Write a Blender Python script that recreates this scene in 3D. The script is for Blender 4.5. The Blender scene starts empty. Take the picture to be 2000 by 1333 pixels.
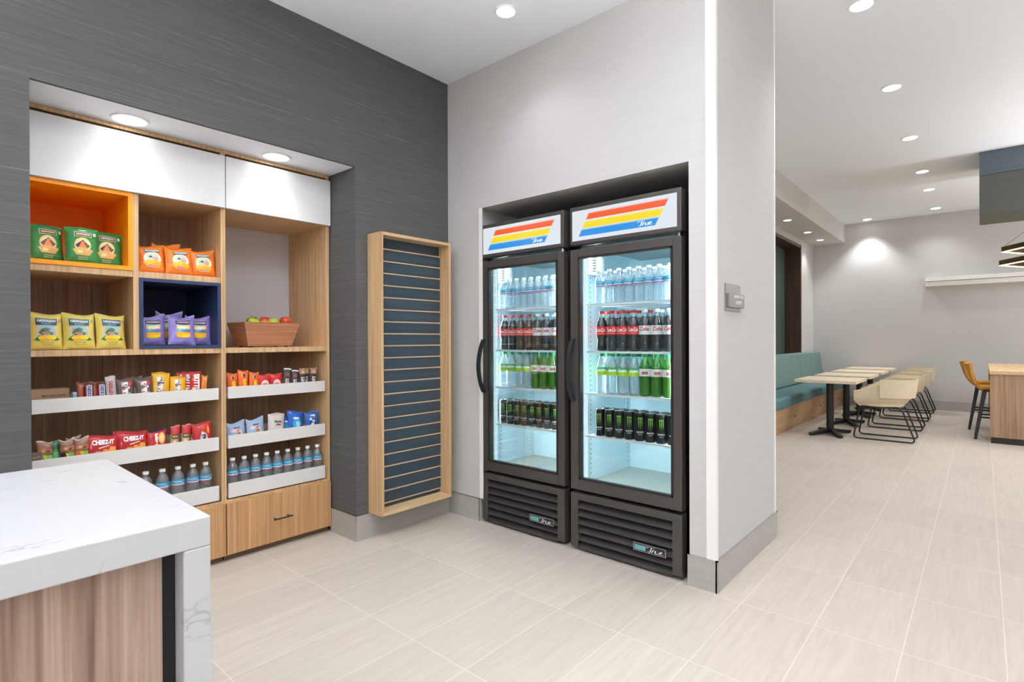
import bpy, bmesh, math, random
from mathutils import Vector, Matrix
random.seed(7)
PI = math.pi
SC = bpy.context.scene
COL = SC.collection

# ------------------------------------------------------------------ camera
F_PX, YAW, PITCH, ROLL = 1055.0, math.radians(41.09), math.radians(-0.162), math.radians(-0.211)
cam_d = bpy.data.cameras.new('camera'); cam = bpy.data.objects.new('camera', cam_d); COL.objects.link(cam)
cam_d.sensor_fit = 'HORIZONTAL'; cam_d.sensor_width = 36.0; cam_d.lens = F_PX * 36.0 / 2000.0
cam_d.clip_start = 0.02; cam_d.clip_end = 60
c_, s_ = math.cos(YAW), math.sin(YAW)
fw = Vector((c_ * math.cos(PITCH), s_ * math.cos(PITCH), math.sin(PITCH)))
rt = Vector((s_, -c_, 0)); up = rt.cross(fw)
rt2 = rt * math.cos(ROLL) + up * math.sin(ROLL); up2 = rt2.cross(fw)
cam.matrix_world = Matrix(((rt2.x, up2.x, -fw.x, 0), (rt2.y, up2.y, -fw.y, 0), (rt2.z, up2.z, -fw.z, 1.22), (0, 0, 0, 1)))
SC.camera = cam

# ------------------------------------------------------------------ world and exposure
W = bpy.data.worlds.new('world'); SC.world = W; W.use_nodes = True
bg = W.node_tree.nodes['Background']; bg.inputs['Color'].default_value = (0.96, 0.98, 1.0, 1); bg.inputs['Strength'].default_value = .32
SC.view_settings.view_transform = 'Standard'; SC.view_settings.look = 'None'
SC.view_settings.gamma = 1.0; SC.view_settings.exposure = 1.06
SC.view_settings.use_curve_mapping = False
SC.cycles.diffuse_bounces = 8; SC.cycles.transparent_max_bounces = 24
LENS = 7.0            # glow of a downlight lens
E_NEAR, E_NICHE, E_FAR = 12.0, 3.8, 28.0

# ------------------------------------------------------------------ helpers
def lin(c):
    return tuple(((v / 255.0) / 12.92 if v / 255.0 <= 0.04045 else ((v / 255.0 + 0.055) / 1.055) ** 2.4) for v in c)
MC = {}
def new_mat(name):
    m = bpy.data.materials.new(name); m.use_nodes = True
    nt = m.node_tree; b = nt.nodes['Principled BSDF']
    return m, nt, b
def M(c, rough=0.5, metal=0.0, coat=0.0, spec=None, name='paint'):
    k = (tuple(c), rough, metal, coat, spec)
    if k in MC: return MC[k]
    m, nt, b = new_mat(name)
    b.inputs['Base Color'].default_value = (*lin(c), 1); b.inputs['Roughness'].default_value = rough
    b.inputs['Metallic'].default_value = metal; b.inputs['Coat Weight'].default_value = coat
    if spec is not None: b.inputs['Specular IOR Level'].default_value = spec
    n = nt.nodes.new('ShaderNodeTexNoise'); n.inputs['Scale'].default_value = 60
    bp = nt.nodes.new('ShaderNodeBump'); bp.inputs['Strength'].default_value = 0.02; bp.inputs['Distance'].default_value = 0.002
    if name == 'wrapper': n.inputs['Scale'].default_value = 45; n.inputs['Distortion'].default_value = 1.5; bp.inputs['Strength'].default_value = .45; bp.inputs['Distance'].default_value = .006
    nt.links.new(n.outputs['Fac'], bp.inputs['Height']); nt.links.new(bp.outputs['Normal'], b.inputs['Normal'])
    MC[k] = m
    return m
def EM(c, s, name='glow'):
    k = ('em', tuple(c), s)
    if k in MC: return MC[k]
    m, nt, b = new_mat(name)
    b.inputs['Base Color'].default_value = (0.02, 0.02, 0.02, 1)
    b.inputs['Roughness'].default_value = 0.25
    b.inputs['Emission Color'].default_value = (*lin(c), 1); b.inputs['Emission Strength'].default_value = s
    MC[k] = m
    return m
def tex_mat(name, stops, scale, rough=0.5, detail=6, dist=0.0, bump=0.0, coords='Object', nscale=1.0, spec=None, second=None):
    """stretched-noise material: stops = [(pos, rgb), ...]"""
    m, nt, b = new_mat(name); N = nt.nodes; L = nt.links
    tc = N.new('ShaderNodeTexCoord'); mp = N.new('ShaderNodeMapping'); mp.inputs['Scale'].default_value = scale
    L.new(tc.outputs[coords], mp.inputs['Vector'])
    n = N.new('ShaderNodeTexNoise'); n.inputs['Scale'].default_value = nscale; n.inputs['Detail'].default_value = detail
    n.inputs['Distortion'].default_value = dist; n.inputs['Roughness'].default_value = 0.6
    L.new(mp.outputs['Vector'], n.inputs['Vector'])
    r = N.new('ShaderNodeValToRGB'); e = r.color_ramp.elements
    e[0].position = stops[0][0]; e[0].color = (*lin(stops[0][1]), 1); e[1].position = stops[-1][0]; e[1].color = (*lin(stops[-1][1]), 1)
    for p, c in stops[1:-1]:
        q = e.new(p); q.color = (*lin(c), 1)
    L.new(n.outputs['Fac'], r.inputs['Fac'])
    out = r.outputs['Color']
    if second:      # (scale, amount) broader tone variation
        mp2 = N.new('ShaderNodeMapping'); mp2.inputs['Scale'].default_value = second[0]; L.new(tc.outputs[coords], mp2.inputs['Vector'])
        n2 = N.new('ShaderNodeTexNoise'); n2.inputs['Scale'].default_value = 1; n2.inputs['Detail'].default_value = 3; L.new(mp2.outputs['Vector'], n2.inputs['Vector'])
        mr = N.new('ShaderNodeMapRange'); mr.inputs['From Min'].default_value = 0.3; mr.inputs['From Max'].default_value = 0.7
        mr.inputs['To Min'].default_value = 1 - second[1]; mr.inputs['To Max'].default_value = 1 + second[1]; L.new(n2.outputs['Fac'], mr.inputs['Value'])
        mx = N.new('ShaderNodeVectorMath'); mx.operation = 'SCALE'; L.new(out, mx.inputs[0]); L.new(mr.outputs['Result'], mx.inputs['Scale']); out = mx.outputs['Vector']
    L.new(out, b.inputs['Base Color']); b.inputs['Roughness'].default_value = rough
    if spec is not None: b.inputs['Specular IOR Level'].default_value = spec
    if bump:
        bp = N.new('ShaderNodeBump'); bp.inputs['Strength'].default_value = bump; bp.inputs['Distance'].default_value = 0.003
        L.new(n.outputs['Fac'], bp.inputs['Height']); L.new(bp.outputs['Normal'], b.inputs['Normal'])
    return m

class MB:
    def __init__(s): s.v = []; s.f = []; s.m = []
    def add(s, vs, fs, m=0):
        o = len(s.v); s.v += [tuple(p) for p in vs]; s.f += [tuple(o + i for i in f) for f in fs]; s.m += [m] * len(fs); return s
    def box(s, x0, x1, y0, y1, z0, z1, m=0):
        return s.add([(x0, y0, z0), (x1, y0, z0), (x1, y1, z0), (x0, y1, z0), (x0, y0, z1), (x1, y0, z1), (x1, y1, z1), (x0, y1, z1)],
                     [(0, 3, 2, 1), (4, 5, 6, 7), (0, 1, 5, 4), (1, 2, 6, 5), (2, 3, 7, 6), (3, 0, 4, 7)], m)
    def hexa(s, b, t, m=0):   # bottom ring of 4, top ring of 4
        return s.add(list(b) + list(t), [(0, 3, 2, 1), (4, 5, 6, 7), (0, 1, 5, 4), (1, 2, 6, 5), (2, 3, 7, 6), (3, 0, 4, 7)], m)
    def lathe(s, prof, n=20, c=(0, 0, 0), m=0, cap=True):
        vs = []; fs = []
        for r, z in prof:
            for i in range(n):
                a = 2 * PI * i / n; vs.append((c[0] + r * math.cos(a), c[1] + r * math.sin(a), c[2] + z))
        for j in range(len(prof) - 1):
            for i in range(n):
                k = (i + 1) % n; fs.append((j * n + i, j * n + k, (j + 1) * n + k, (j + 1) * n + i))
        if cap:
            fs.append(tuple(range(n))[::-1]); fs.append(tuple((len(prof) - 1) * n + i for i in range(n)))
        return s.add(vs, fs, m)
    def tube(s, pts, r, n=8, m=0, closed=False, r1=None):
        P = [Vector(p) for p in pts]; K = len(P); vs = []; fs = []; prev = None
        for j, p in enumerate(P):
            if closed: d = (P[(j + 1) % K] - P[j - 1])
            else: d = (P[min(j + 1, K - 1)] - P[max(j - 1, 0)])
            d.normalize()
            if prev is None:
                a = Vector((0, 0, 1)) if abs(d.z) < 0.9 else Vector((1, 0, 0))
                u = d.cross(a).normalized()
            else: u = (prev - d * prev.dot(d)).normalized()
            prev = u; w = d.cross(u)
            rr = r if r1 is None else r + (r1 - r) * j / (K - 1)
            for i in range(n):
                t = 2 * PI * i / n; vs.append(p + (u * math.cos(t) + w * math.sin(t)) * rr)
        for j in range(K if closed else K - 1):
            for i in range(n):
                k = (i + 1) % n; q = (j + 1) % K
                fs.append((j * n + i, j * n + k, q * n + k, q * n + i))
        if not closed:
            fs.append(tuple(range(n))[::-1]); fs.append(tuple((K - 1) * n + i for i in range(n)))
        return s.add(vs, fs, m)
    def grid(s, fn, nu, nv, m=0, flip=False):
        vs = [fn(i / nu, j / nv) for j in range(nv + 1) for i in range(nu + 1)]; fs = []
        for j in range(nv):
            for i in range(nu):
                a = j * (nu + 1) + i; q = (a, a + 1, a + nu + 2, a + nu + 1); fs.append(q[::-1] if flip else q)
        return s.add(vs, fs, m)
    def build(s, name, mats, parent=None, bevel=0.0, smooth=0, world=False, recalc=True, seg=2):
        me = bpy.data.meshes.new(name)
        v = s.v
        if world and parent is not None:
            l = parent['_w'] if '_w' in parent else parent.location
            v = [(a - l[0], b - l[1], c - l[2]) for a, b, c in v]
        me.from_pydata(v, [], s.f)
        if not isinstance(mats, (list, tuple)): mats = [mats]
        for q in mats: me.materials.append(q)
        me.polygons.foreach_set('material_index', s.m)
        if recalc:
            bm = bmesh.new(); bm.from_mesh(me); bmesh.ops.recalc_face_normals(bm, faces=bm.faces); bm.to_mesh(me); bm.free()
        if smooth:
            me.polygons.foreach_set('use_smooth', [True] * len(me.polygons)); me.set_sharp_from_angle(angle=math.radians(smooth))
        me.update()
        o = bpy.data.objects.new(name, me); COL.objects.link(o)
        if parent is not None: o.parent = parent
        if bevel:
            b = o.modifiers.new('bevel', 'BEVEL'); b.width = bevel; b.segments = seg; b.limit_method = 'ANGLE'; b.angle_limit = math.radians(40)
        return o

def tag(o, label, cat, group=None):
    o['label'] = label; o['category'] = cat
    if group: o['group'] = group
    return o
def thing(name, label, cat, loc=(0, 0, 0), rz=0.0, group=None):
    o = bpy.data.objects.new(name, None); COL.objects.link(o); o.location = loc; o.rotation_euler = (0, 0, rz)
    o.empty_display_size = 0.05
    return tag(o, label, cat, group)
def struct(o):
    o['kind'] = 'structure'; return o
def dup(root, label, loc, rot=None, group=None):
    r = root.copy(); COL.objects.link(r); r.location = loc
    if rot is not None: r.rotation_euler = rot if isinstance(rot, tuple) else (0, 0, rot)
    r['label'] = label
    if group: r['group'] = group
    for ch in list(root.children):
        c = ch.copy(); COL.objects.link(c); c.parent = r
        for g in list(ch.children):
            d = g.copy(); COL.objects.link(d); d.parent = c
    return r
ORD = ['first', 'second', 'third', 'fourth', 'fifth', 'sixth', 'seventh', 'eighth', 'ninth', 'tenth']

TXT = {}
def text2d(s, bold=0.0, shear=0.0):
    """flat lettering normalised to x 0..1 and y 0..1"""
    k = (s, bold, shear)
    if k in TXT: return TXT[k]
    cu = bpy.data.curves.new('txt', 'FONT'); cu.body = s; cu.resolution_u = 3; cu.offset = bold; cu.shear = shear; cu.fill_mode = 'FRONT'
    o = bpy.data.objects.new('txt', cu); COL.objects.link(o)
    dg = bpy.context.evaluated_depsgraph_get(); me = bpy.data.meshes.new_from_object(o.evaluated_get(dg))
    vs = [(v.co.x, v.co.y) for v in me.vertices]; fs = [tuple(p.vertices) for p in me.polygons]
    bpy.data.objects.remove(o); bpy.data.curves.remove(cu); bpy.data.meshes.remove(me)
    x0 = min(v[0] for v in vs); x1 = max(v[0] for v in vs); y0 = min(v[1] for v in vs); y1 = max(v[1] for v in vs)
    vs = [((a - x0) / (x1 - x0), (b - y0) / (y1 - y0)) for a, b in vs]
    TXT[k] = (vs, fs); return TXT[k]
def ribbon(strokes, w):
    vs = []; fs = []
    for st in strokes:
        P = [Vector((a, b, 0)) for a, b in st]; Q = []
        for i in range(len(P) - 1):      # catmull smoothing
            p0 = P[max(i - 1, 0)]; p1 = P[i]; p2 = P[i + 1]; p3 = P[min(i + 2, len(P) - 1)]
            for t in (0, .25, .5, .75): Q.append(0.5 * ((2 * p1) + (p2 - p0) * t + (2 * p0 - 5 * p1 + 4 * p2 - p3) * t * t + (3 * p1 - p0 - 3 * p2 + p3) * t ** 3))
        Q.append(P[-1]); o = len(vs)
        for j, q in enumerate(Q):
            d = (Q[min(j + 1, len(Q) - 1)] - Q[max(j - 1, 0)]).normalized(); nn = Vector((-d.y, d.x * 0.6, 0)) * w / 2
            vs += [(q.x + nn.x, q.y + nn.y), (q.x - nn.x, q.y - nn.y)]
        for j in range(len(Q) - 1): fs.append((o + 2 * j, o + 2 * j + 1, o + 2 * j + 3, o + 2 * j + 2))
    return vs, fs
TRUE = ribbon([[(0.0, .72), (.1, .9), (.3, .88), (.5, .97)], [(.3, .9), (.25, .5), (.16, .08), (.04, .15)], [(.3, .12), (.38, .5), (.42, .6), (.5, .55), (.5, .5)],
               [(.55, .55), (.5, .2), (.56, .08), (.66, .2), (.72, .55), (.68, .15), (.76, .1)], [(.76, .3), (.9, .48), (.86, .6), (.79, .4), (.82, .1), (1.0, .22)]], .07)

# ------------------------------------------------------------------ materials
m_dark = tex_mat('charcoal_wallcovering', [(0.30, (84, 84, 85)), (0.62, (94, 94, 94)), (0.70, (106, 105, 105)), (0.78, (142, 140, 139))], (3.0, 3.0, 330), rough=0.75, detail=2, bump=0.06, second=((.6, .6, 60), .035), spec=.2)
m_light = tex_mat('pale_grey_wallcovering', [(0.3, (196, 194, 192)), (0.7, (202, 200, 198))], (4, 4, 260), rough=0.75, detail=2, bump=0.02, spec=.2)
m_ceil = M((239, 243, 248), .9, name='ceiling_paint', spec=.1)
m_white = M((228, 229, 231), .45, name='white_laminate')
m_tray = M((222, 219, 216), .45, name='tray_white')
m_oak = tex_mat('oak_laminate', [(0.3, (176, 138, 96)), (0.5, (204, 168, 124)), (0.7, (222, 188, 146))], (95, 95, 1.6), rough=0.5, detail=5, dist=.3, bump=0.03, second=((9, 9, .5), .06))
m_oakd = tex_mat('taupe_woodgrain', [(0.3, (146, 112, 90)), (0.5, (172, 138, 114)), (0.72, (192, 162, 138))], (85, 85, 1.5), rough=0.5, detail=5, dist=.2, second=((9, 9, .5), .06))
m_oakdoor = tex_mat('oak_drawer', [(0.3, (166, 122, 78)), (0.5, (190, 146, 98)), (0.68, (208, 166, 118))], (80, 80, 1.3), rough=0.5, detail=6, dist=.4, bump=0.03, second=((12, 12, .4), .07))
m_walnutp = tex_mat('grey_brown_woodgrain', [(0.28, (104, 80, 66)), (0.42, (146, 120, 104)), (0.55, (168, 144, 128)), (0.72, (196, 176, 160))], (40, 40, .9), rough=0.5, detail=7, dist=.35, second=((6, 6, .35), .08))
m_oakh = tex_mat('oak_flat', [(0.3, (196, 162, 118)), (0.7, (226, 196, 154))], (1.5, 60, 60), rough=0.5, detail=5)
m_top = tex_mat('pale_ash', [(0.3, (214, 196, 166)), (0.7, (232, 217, 192))], (2, 50, 50), rough=0.45, detail=5)
m_benchw = tex_mat('plywood_honey', [(0.3, (160, 124, 90)), (0.5, (188, 150, 112)), (0.75, (206, 170, 132))], (1.2, 3, 22), rough=0.5, detail=4, dist=1.2)
m_bar = tex_mat('bar_woodgrain', [(0.3, (140, 110, 84)), (0.5, (164, 132, 104)), (0.7, (180, 150, 122))], (40, 40, 1.3), rough=0.5, detail=5, dist=.4)
m_darkwood = tex_mat('dark_walnut', [(0.3, (44, 30, 22)), (0.6, (74, 52, 38)), (0.8, (92, 68, 50))], (20, 20, 1.2), rough=0.45, detail=5)
m_basket = tex_mat('bamboo', [(0.3, (158, 104, 74)), (0.6, (188, 134, 102)), (0.8, (202, 150, 116))], (3, 3, 90), rough=0.45, detail=4)
m_black = M((30, 30, 32), .4, name='black_coated_metal')
m_bronze = M((78, 74, 71), .42, .3, name='dark_bronze_frame')
m_grill = M((74, 71, 70), .45, .3, name='grille_bronze')
m_steel = M((190, 190, 188), .3, 1.0, name='brushed_steel')
m_chrome = M((205, 205, 205), .22, 1.0, name='polished_steel')
m_blk = M((12, 12, 13), .5, name='black_void')
m_base = tex_mat('grey_tile_baseboard', [(0.3, (166, 163, 158)), (0.7, (176, 173, 168))], (3, 3, 60), rough=0.4, detail=4)
m_navy = M((42, 56, 92), .5, name='navy_laminate')
m_orange = M((255, 160, 4), .45, name='orange_laminate')
m_teal = tex_mat('teal_vinyl', [(0.3, (76, 118, 122)), (0.7, (86, 128, 132))], (14, 14, 14), rough=0.55, detail=2)
m_tealb = tex_mat('sage_teal_fabric', [(0.3, (108, 134, 129)), (0.7, (118, 144, 139))], (90, 90, 90), rough=0.8, detail=2)
m_yel = tex_mat('mustard_vinyl', [(0.3, (196, 136, 34)), (0.7, (214, 152, 44))], (16, 16, 16), rough=.5, detail=2)
m_weave = tex_mat('woven_beige', [(0.35, (196, 176, 144)), (0.5, (216, 199, 170)), (0.65, (228, 214, 188))], (260, 260, 160), rough=.85, detail=2, bump=.3)
m_corner = M((240, 239, 236), .35, name='corner_guard_white')
m_brass = M((92, 66, 34), .4, .6, name='dark_brass')
m_fridge_in = M((206, 230, 238), .4, name='cooler_liner')
m_fridge_fl = M((186, 186, 178), .4, .1, name='cooler_floor')
m_cardboard = M((170, 140, 112), .8, name='cardboard')
m_slat = tex_mat('blue_black_slatwall', [(0.3, (48, 62, 72)), (0.7, (60, 76, 88))], (1, 1, 30), rough=.42, detail=2)

def floor_mat():
    m, nt, b = new_mat('stone_floor_tile'); N = nt.nodes; L = nt.links
    tc = N.new('ShaderNodeTexCoord'); sp = N.new('ShaderNodeSeparateXYZ'); L.new(tc.outputs['Object'], sp.inputs[0])
    def math_(op, a, bb=None, c=None):
        n = N.new('ShaderNodeMath'); n.operation = op
        for i, q in enumerate((a, bb, c)):
            if q is None: continue
            if isinstance(q, (int, float)): n.inputs[i].default_value = q
            else: L.new(q, n.inputs[i])
        return n.outputs[0]
    cells = []; dists = []
    for ax, off, pitch in (('X', 1.975, .59), ('Y', .237, .302)):
        q = math_('DIVIDE', math_('SUBTRACT', sp.outputs[ax], off), pitch)
        cells.append(math_('FLOOR', q)); fr = math_('FRACT', q)
        d = math_('MULTIPLY', math_('MINIMUM', fr, math_('SUBTRACT', 1.0, fr)), pitch); dists.append(d)
    dmin = math_('MINIMUM', dists[0], dists[1])
    g = N.new('ShaderNodeMapRange'); g.inputs['From Min'].default_value = 0.0014; g.inputs['From Max'].default_value = 0.0026; L.new(dmin, g.inputs['Value'])
    cb = N.new('ShaderNodeCombineXYZ'); L.new(cells[0], cb.inputs[0]); L.new(cells[1], cb.inputs[1])
    wn = N.new('ShaderNodeTexWhiteNoise'); wn.noise_dimensions = '3D'; L.new(cb.outputs[0], wn.inputs['Vector'])
    off = N.new('ShaderNodeVectorMath'); off.operation = 'MULTIPLY_ADD'; L.new(wn.outputs['Color'], off.inputs[0]); off.inputs[1].default_value = (5, 5, 5); L.new(tc.outputs['Object'], off.inputs[2])
    mp = N.new('ShaderNodeMapping'); mp.inputs['Scale'].default_value = (2.5, 30, 1); L.new(off.outputs[0], mp.inputs['Vector'])
    n1 = N.new('ShaderNodeTexNoise'); n1.inputs['Scale'].default_value = 1.3; n1.inputs['Detail'].default_value = 7; n1.inputs['Roughness'].default_value = .68; L.new(mp.outputs[0], n1.inputs['Vector'])
    r = N.new('ShaderNodeValToRGB'); e = r.color_ramp.elements
    e[0].position = .25; e[0].color = (*lin((186, 176, 165)), 1); e[1].position = .78; e[1].color = (*lin((204, 195, 184)), 1)
    L.new(n1.outputs['Fac'], r.inputs['Fac'])
    sc = math_('ADD', math_('MULTIPLY', wn.outputs['Value'], .07), .965)
    vm = N.new('ShaderNodeVectorMath'); vm.operation = 'SCALE'; L.new(r.outputs['Color'], vm.inputs[0]); L.new(sc, vm.inputs['Scale'])
    mx = N.new('ShaderNodeMix'); mx.data_type = 'RGBA'; L.new(g.outputs['Result'], mx.inputs['Factor']); mx.inputs['A'].default_value = (*lin((214, 206, 194)), 1); L.new(vm.outputs[0], mx.inputs['B'])
    L.new(mx.outputs['Result'], b.inputs['Base Color']); b.inputs['Roughness'].default_value = .42; b.inputs['Specular IOR Level'].default_value = .35
    bp = N.new('ShaderNodeBump'); bp.inputs['Strength'].default_value = .25; bp.inputs['Distance'].default_value = .001
    L.new(g.outputs['Result'], bp.inputs['Height']); L.new(bp.outputs['Normal'], b.inputs['Normal'])
    return m
def quartz_mat():
    m, nt, b = new_mat('white_quartz'); N = nt.nodes; L = nt.links
    tc = N.new('ShaderNodeTexCoord')
    def vein(scale, rot, seed, width, maskscale, lo):
        mp = N.new('ShaderNodeMapping'); mp.inputs['Scale'].default_value = scale; mp.inputs['Rotation'].default_value = (0, 0, rot); mp.inputs['Location'].default_value = (seed, seed * .7, 0)
        L.new(tc.outputs['Object'], mp.inputs['Vector'])
        n = N.new('ShaderNodeTexNoise'); n.inputs['Scale'].default_value = 1.5; n.inputs['Detail'].default_value = 5; n.inputs['Distortion'].default_value = .6; L.new(mp.outputs[0], n.inputs['Vector'])
        s1 = N.new('ShaderNodeMath'); s1.operation = 'SUBTRACT'; s1.inputs[1].default_value = .5; L.new(n.outputs['Fac'], s1.inputs[0])
        s2 = N.new('ShaderNodeMath'); s2.operation = 'ABSOLUTE'; L.new(s1.outputs[0], s2.inputs[0])
        mr = N.new('ShaderNodeMapRange'); mr.inputs['From Min'].default_value = 0; mr.inputs['From Max'].default_value = width; mr.inputs['To Min'].default_value = 1; mr.inputs['To Max'].default_value = 0; L.new(s2.outputs[0], mr.inputs['Value'])
        k = N.new('ShaderNodeTexNoise'); k.inputs['Scale'].default_value = maskscale; k.inputs['Detail'].default_value = 2; L.new(mp.outputs[0], k.inputs['Vector'])
        km = N.new('ShaderNodeMapRange'); km.inputs['From Min'].default_value = lo; km.inputs['From Max'].default_value = lo + .18; L.new(k.outputs['Fac'], km.inputs['Value'])
        mu = N.new('ShaderNodeMath'); mu.operation = 'MULTIPLY'; L.new(mr.outputs[0], mu.inputs[0]); L.new(km.outputs[0], mu.inputs[1])
        return mu.outputs[0]
    a = vein((2.0, 6, 3), .55, 3.1, .006, 2.2, .50); c = vein((3, 2, 4), -.3, 8.3, .006, 1.8, .56)
    mxv = N.new('ShaderNodeMath'); mxv.operation = 'MAXIMUM'; L.new(a, mxv.inputs[0]); L.new(c, mxv.inputs[1])
    mx = N.new('ShaderNodeMix'); mx.data_type = 'RGBA'; L.new(mxv.outputs[0], mx.inputs['Factor']); mx.inputs['A'].default_value = (*lin((194, 195, 198)), 1); mx.inputs['B'].default_value = (*lin((150, 151, 155)), 1)
    L.new(mx.outputs['Result'], b.inputs['Base Color']); b.inputs['Roughness'].default_value = .22
    return m
m_floor = floor_mat(); m_quartz = quartz_mat()

def clear_mat(name, tint, glossy=.5, rough=.06, haze=.06, hazec=(.9, .95, 1)):
    """clear plastic or a pane: straight-through light plus surface reflection and a little haze"""
    m, nt, b = new_mat(name); N = nt.nodes; L = nt.links; N.remove(b)
    t = N.new('ShaderNodeBsdfTransparent'); t.inputs['Color'].default_value = (*tint, 1)
    g = N.new('ShaderNodeBsdfGlossy'); g.inputs['Roughness'].default_value = rough; g.inputs['Color'].default_value = (.95, .97, 1, 1)
    d = N.new('ShaderNodeBsdfDiffuse'); d.inputs['Color'].default_value = (*hazec, 1)
    lw = N.new('ShaderNodeLayerWeight'); lw.inputs['Blend'].default_value = .35
    mu = N.new('ShaderNodeMath'); mu.operation = 'MULTIPLY_ADD'; mu.inputs[1].default_value = glossy; mu.inputs[2].default_value = .03; L.new(lw.outputs['Fresnel'], mu.inputs[0])
    m1 = N.new('ShaderNodeMixShader'); m1.inputs[0].default_value = haze; L.new(t.outputs[0], m1.inputs[1]); L.new(d.outputs[0], m1.inputs[2])
    m2 = N.new('ShaderNodeMixShader'); L.new(mu.outputs[0], m2.inputs[0]); L.new(m1.outputs[0], m2.inputs[1]); L.new(g.outputs[0], m2.inputs[2])
    L.new(m2.outputs[0], N['Material Output'].inputs['Surface'])
    return m
m_pane = clear_mat('cooler_glass', (.94, .975, .975), .22, .02, .0)
m_pet = clear_mat('clear_plastic', (.90, .93, .95), .7, .08, .10)
m_petc = clear_mat('cool_clear_plastic', (.88, .95, .97), .7, .08, .14)
m_petk = clear_mat('cola_bottle_plastic', (.86, .90, .90), .45, .08, .03)
m_petg = clear_mat('green_plastic', (.45, .80, .40), .5, .08, .10, (.20, .50, .10))
m_cello = clear_mat('cellophane', (.9, .9, .88), .6, .1, .15)
m_winglass = M((88, 100, 96), .2, name='grey_green_glass')

# ------------------------------------------------------------------ room shell
XF, YD = 2.594, 2.86           # cooler wall plane, charcoal wall plane
ZN, ZR = 3.03, 3.32            # ceiling heights
struct(MB().box(-3.5, 12.2, -5, 4.2, -.12, 0).build('floor', m_floor))
struct(MB().box(-3.5, XF, -5, 3.9, ZN, ZN + .1).box(XF, XF + .04, -5, .967, ZN, ZR + .1).build('ceiling', m_ceil))
struct(MB().box(XF + .04, 12.2, -5, 3.0, ZR, ZR + .1).build('ceiling', m_ceil))
w = MB(); w.box(-3.5, .362, YD, 3.9, 0, ZN); w.box(1.843, 2.6, YD, 3.9, 0, ZN); w.box(.362, 1.843, YD, 3.9, 2.30, ZN); w.box(.362, 1.843, YD, YD + .02, 2.27, 2.30); w.box(.362, 1.843, 3.72, 3.9, 0, 2.30)
struct(w.build('wall_left', m_dark))
struct(MB().box(.362, 1.843, YD + .02, 3.72, 2.2702, 2.30).build('ceiling', m_ceil))
w = MB(); w.box(XF, 3.572, .967, 1.098, 0, ZR); w.box(XF, 3.572, 2.555, YD + .3, 0, ZR); w.box(XF, 3.572, 1.098, 2.555, 2.10, ZR); w.box(3.45, 3.572, 1.098, 2.555, 0, 2.10)
struct(w.build('wall_right', m_light))
w = MB(); w.box(3.572, 7.0, 2.45, 2.9, 0, ZR); w.box(10.59, 11.6, 2.45, 2.9, 0, ZR); w.box(7.0, 10.59, 2.45, 2.9, 2.86, ZR); w.box(7.0, 10.59, 2.45, 2.9, 0, .85)
struct(w.build('wall_side', m_light))
struct(MB().box(11.6, 11.8, -5, 2.9, 0, ZR).build('wall_far', m_light))
struct(MB().box(3.6, 11.6, 1.93, 2.45, 2.98, ZR).build('trim_1', M((208, 206, 203), .9, spec=.1, name='soffit_paint')))
struct(MB().box(-3.6, 12.2, -5.1, -5.0, 0, ZR + .1).build('wall_rear', m_light))
struct(MB().box(-3.6, -3.5, -5.0, 3.9, 0, ZR + .1).build('wall_entry', m_light))
# window in the side wall: frame lining, pane
wf = MB(); wf.box(10.55, 10.59, 2.43, 2.72, .85, 2.86); wf.box(7.0, 10.59, 2.43, 2.72, 2.82, 2.86); wf.box(7.0, 7.04, 2.43, 2.72, .85, 2.86)
wn = struct(wf.build('window_1', m_darkwood))
MB().box(7.04, 10.55, 2.69, 2.71, .85, 2.82).build('window_pane', m_winglass, wn)
MB().box(7.0, 10.60, 2.425, 2.43, 2.86, 2.875).box(10.59, 10.60, 2.425, 2.43, .85, 2.86).build('window_bead', M((150, 126, 92), .5), wn)
# baseboards: tile skirting with a metal edge strip
def skirt(name, boxes, strips):
    b = MB()
    for q in boxes: b.box(*q)
    for q in strips: b.box(*q, 1)
    return struct(b.build(name, [m_base, m_chrome]))
H = .15
skirt('baseboard_left', [(1.833, 2.594, YD - .010, YD, 0, H), (1.833, 1.843, YD, 3.145, 0, H)],
      [(1.831, 2.594, YD - .012, YD, H, H + .004), (1.831, 1.843, YD, 3.145, H, H + .004), (1.831, 1.8345, YD - .012, YD - .0085, 0, H)])
skirt('baseboard_right', [(XF - .010, XF, 2.553, YD - .012, 0, H), (XF - .010, XF, .957, 1.105, 0, H), (XF - .010, 3.582, .957, .967, 0, H), (3.572, 3.582, .967, 2.44, 0, H)],
      [(XF - .012, XF, 2.553, YD - .012, H, H + .004), (XF - .012, XF, .955, 1.105, H, H + .004), (XF - .012, 3.584, .955, .967, H, H + .004),
       (XF - .012, XF - .0085, .955, .9585, 0, H), (XF - .012, XF - .009, 2.551, 2.5545, 0, H)])
skirt('baseboard_far', [(11.588, 11.6, -5, 2.45, 0, H)], [(11.587, 11.6, -5, 2.45, H, H + .004)])
# corner guards
g = MB(); g.box(XF - .004, XF, .967, 1.012, .154, ZN); g.box(XF - .004, XF + .02, .963, .967, .154, ZR); struct(g.build('trim_2', m_corner))
struct(MB().box(3.552, 3.576, .963, .967, .154, ZR).box(3.572, 3.576, .967, 1.0, .154, ZR).build('trim_3', m_corner))
struct(MB().box(XF - .003, XF, 2.52, 2.553, .154, 2.1).build('trim_4', m_corner))
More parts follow.
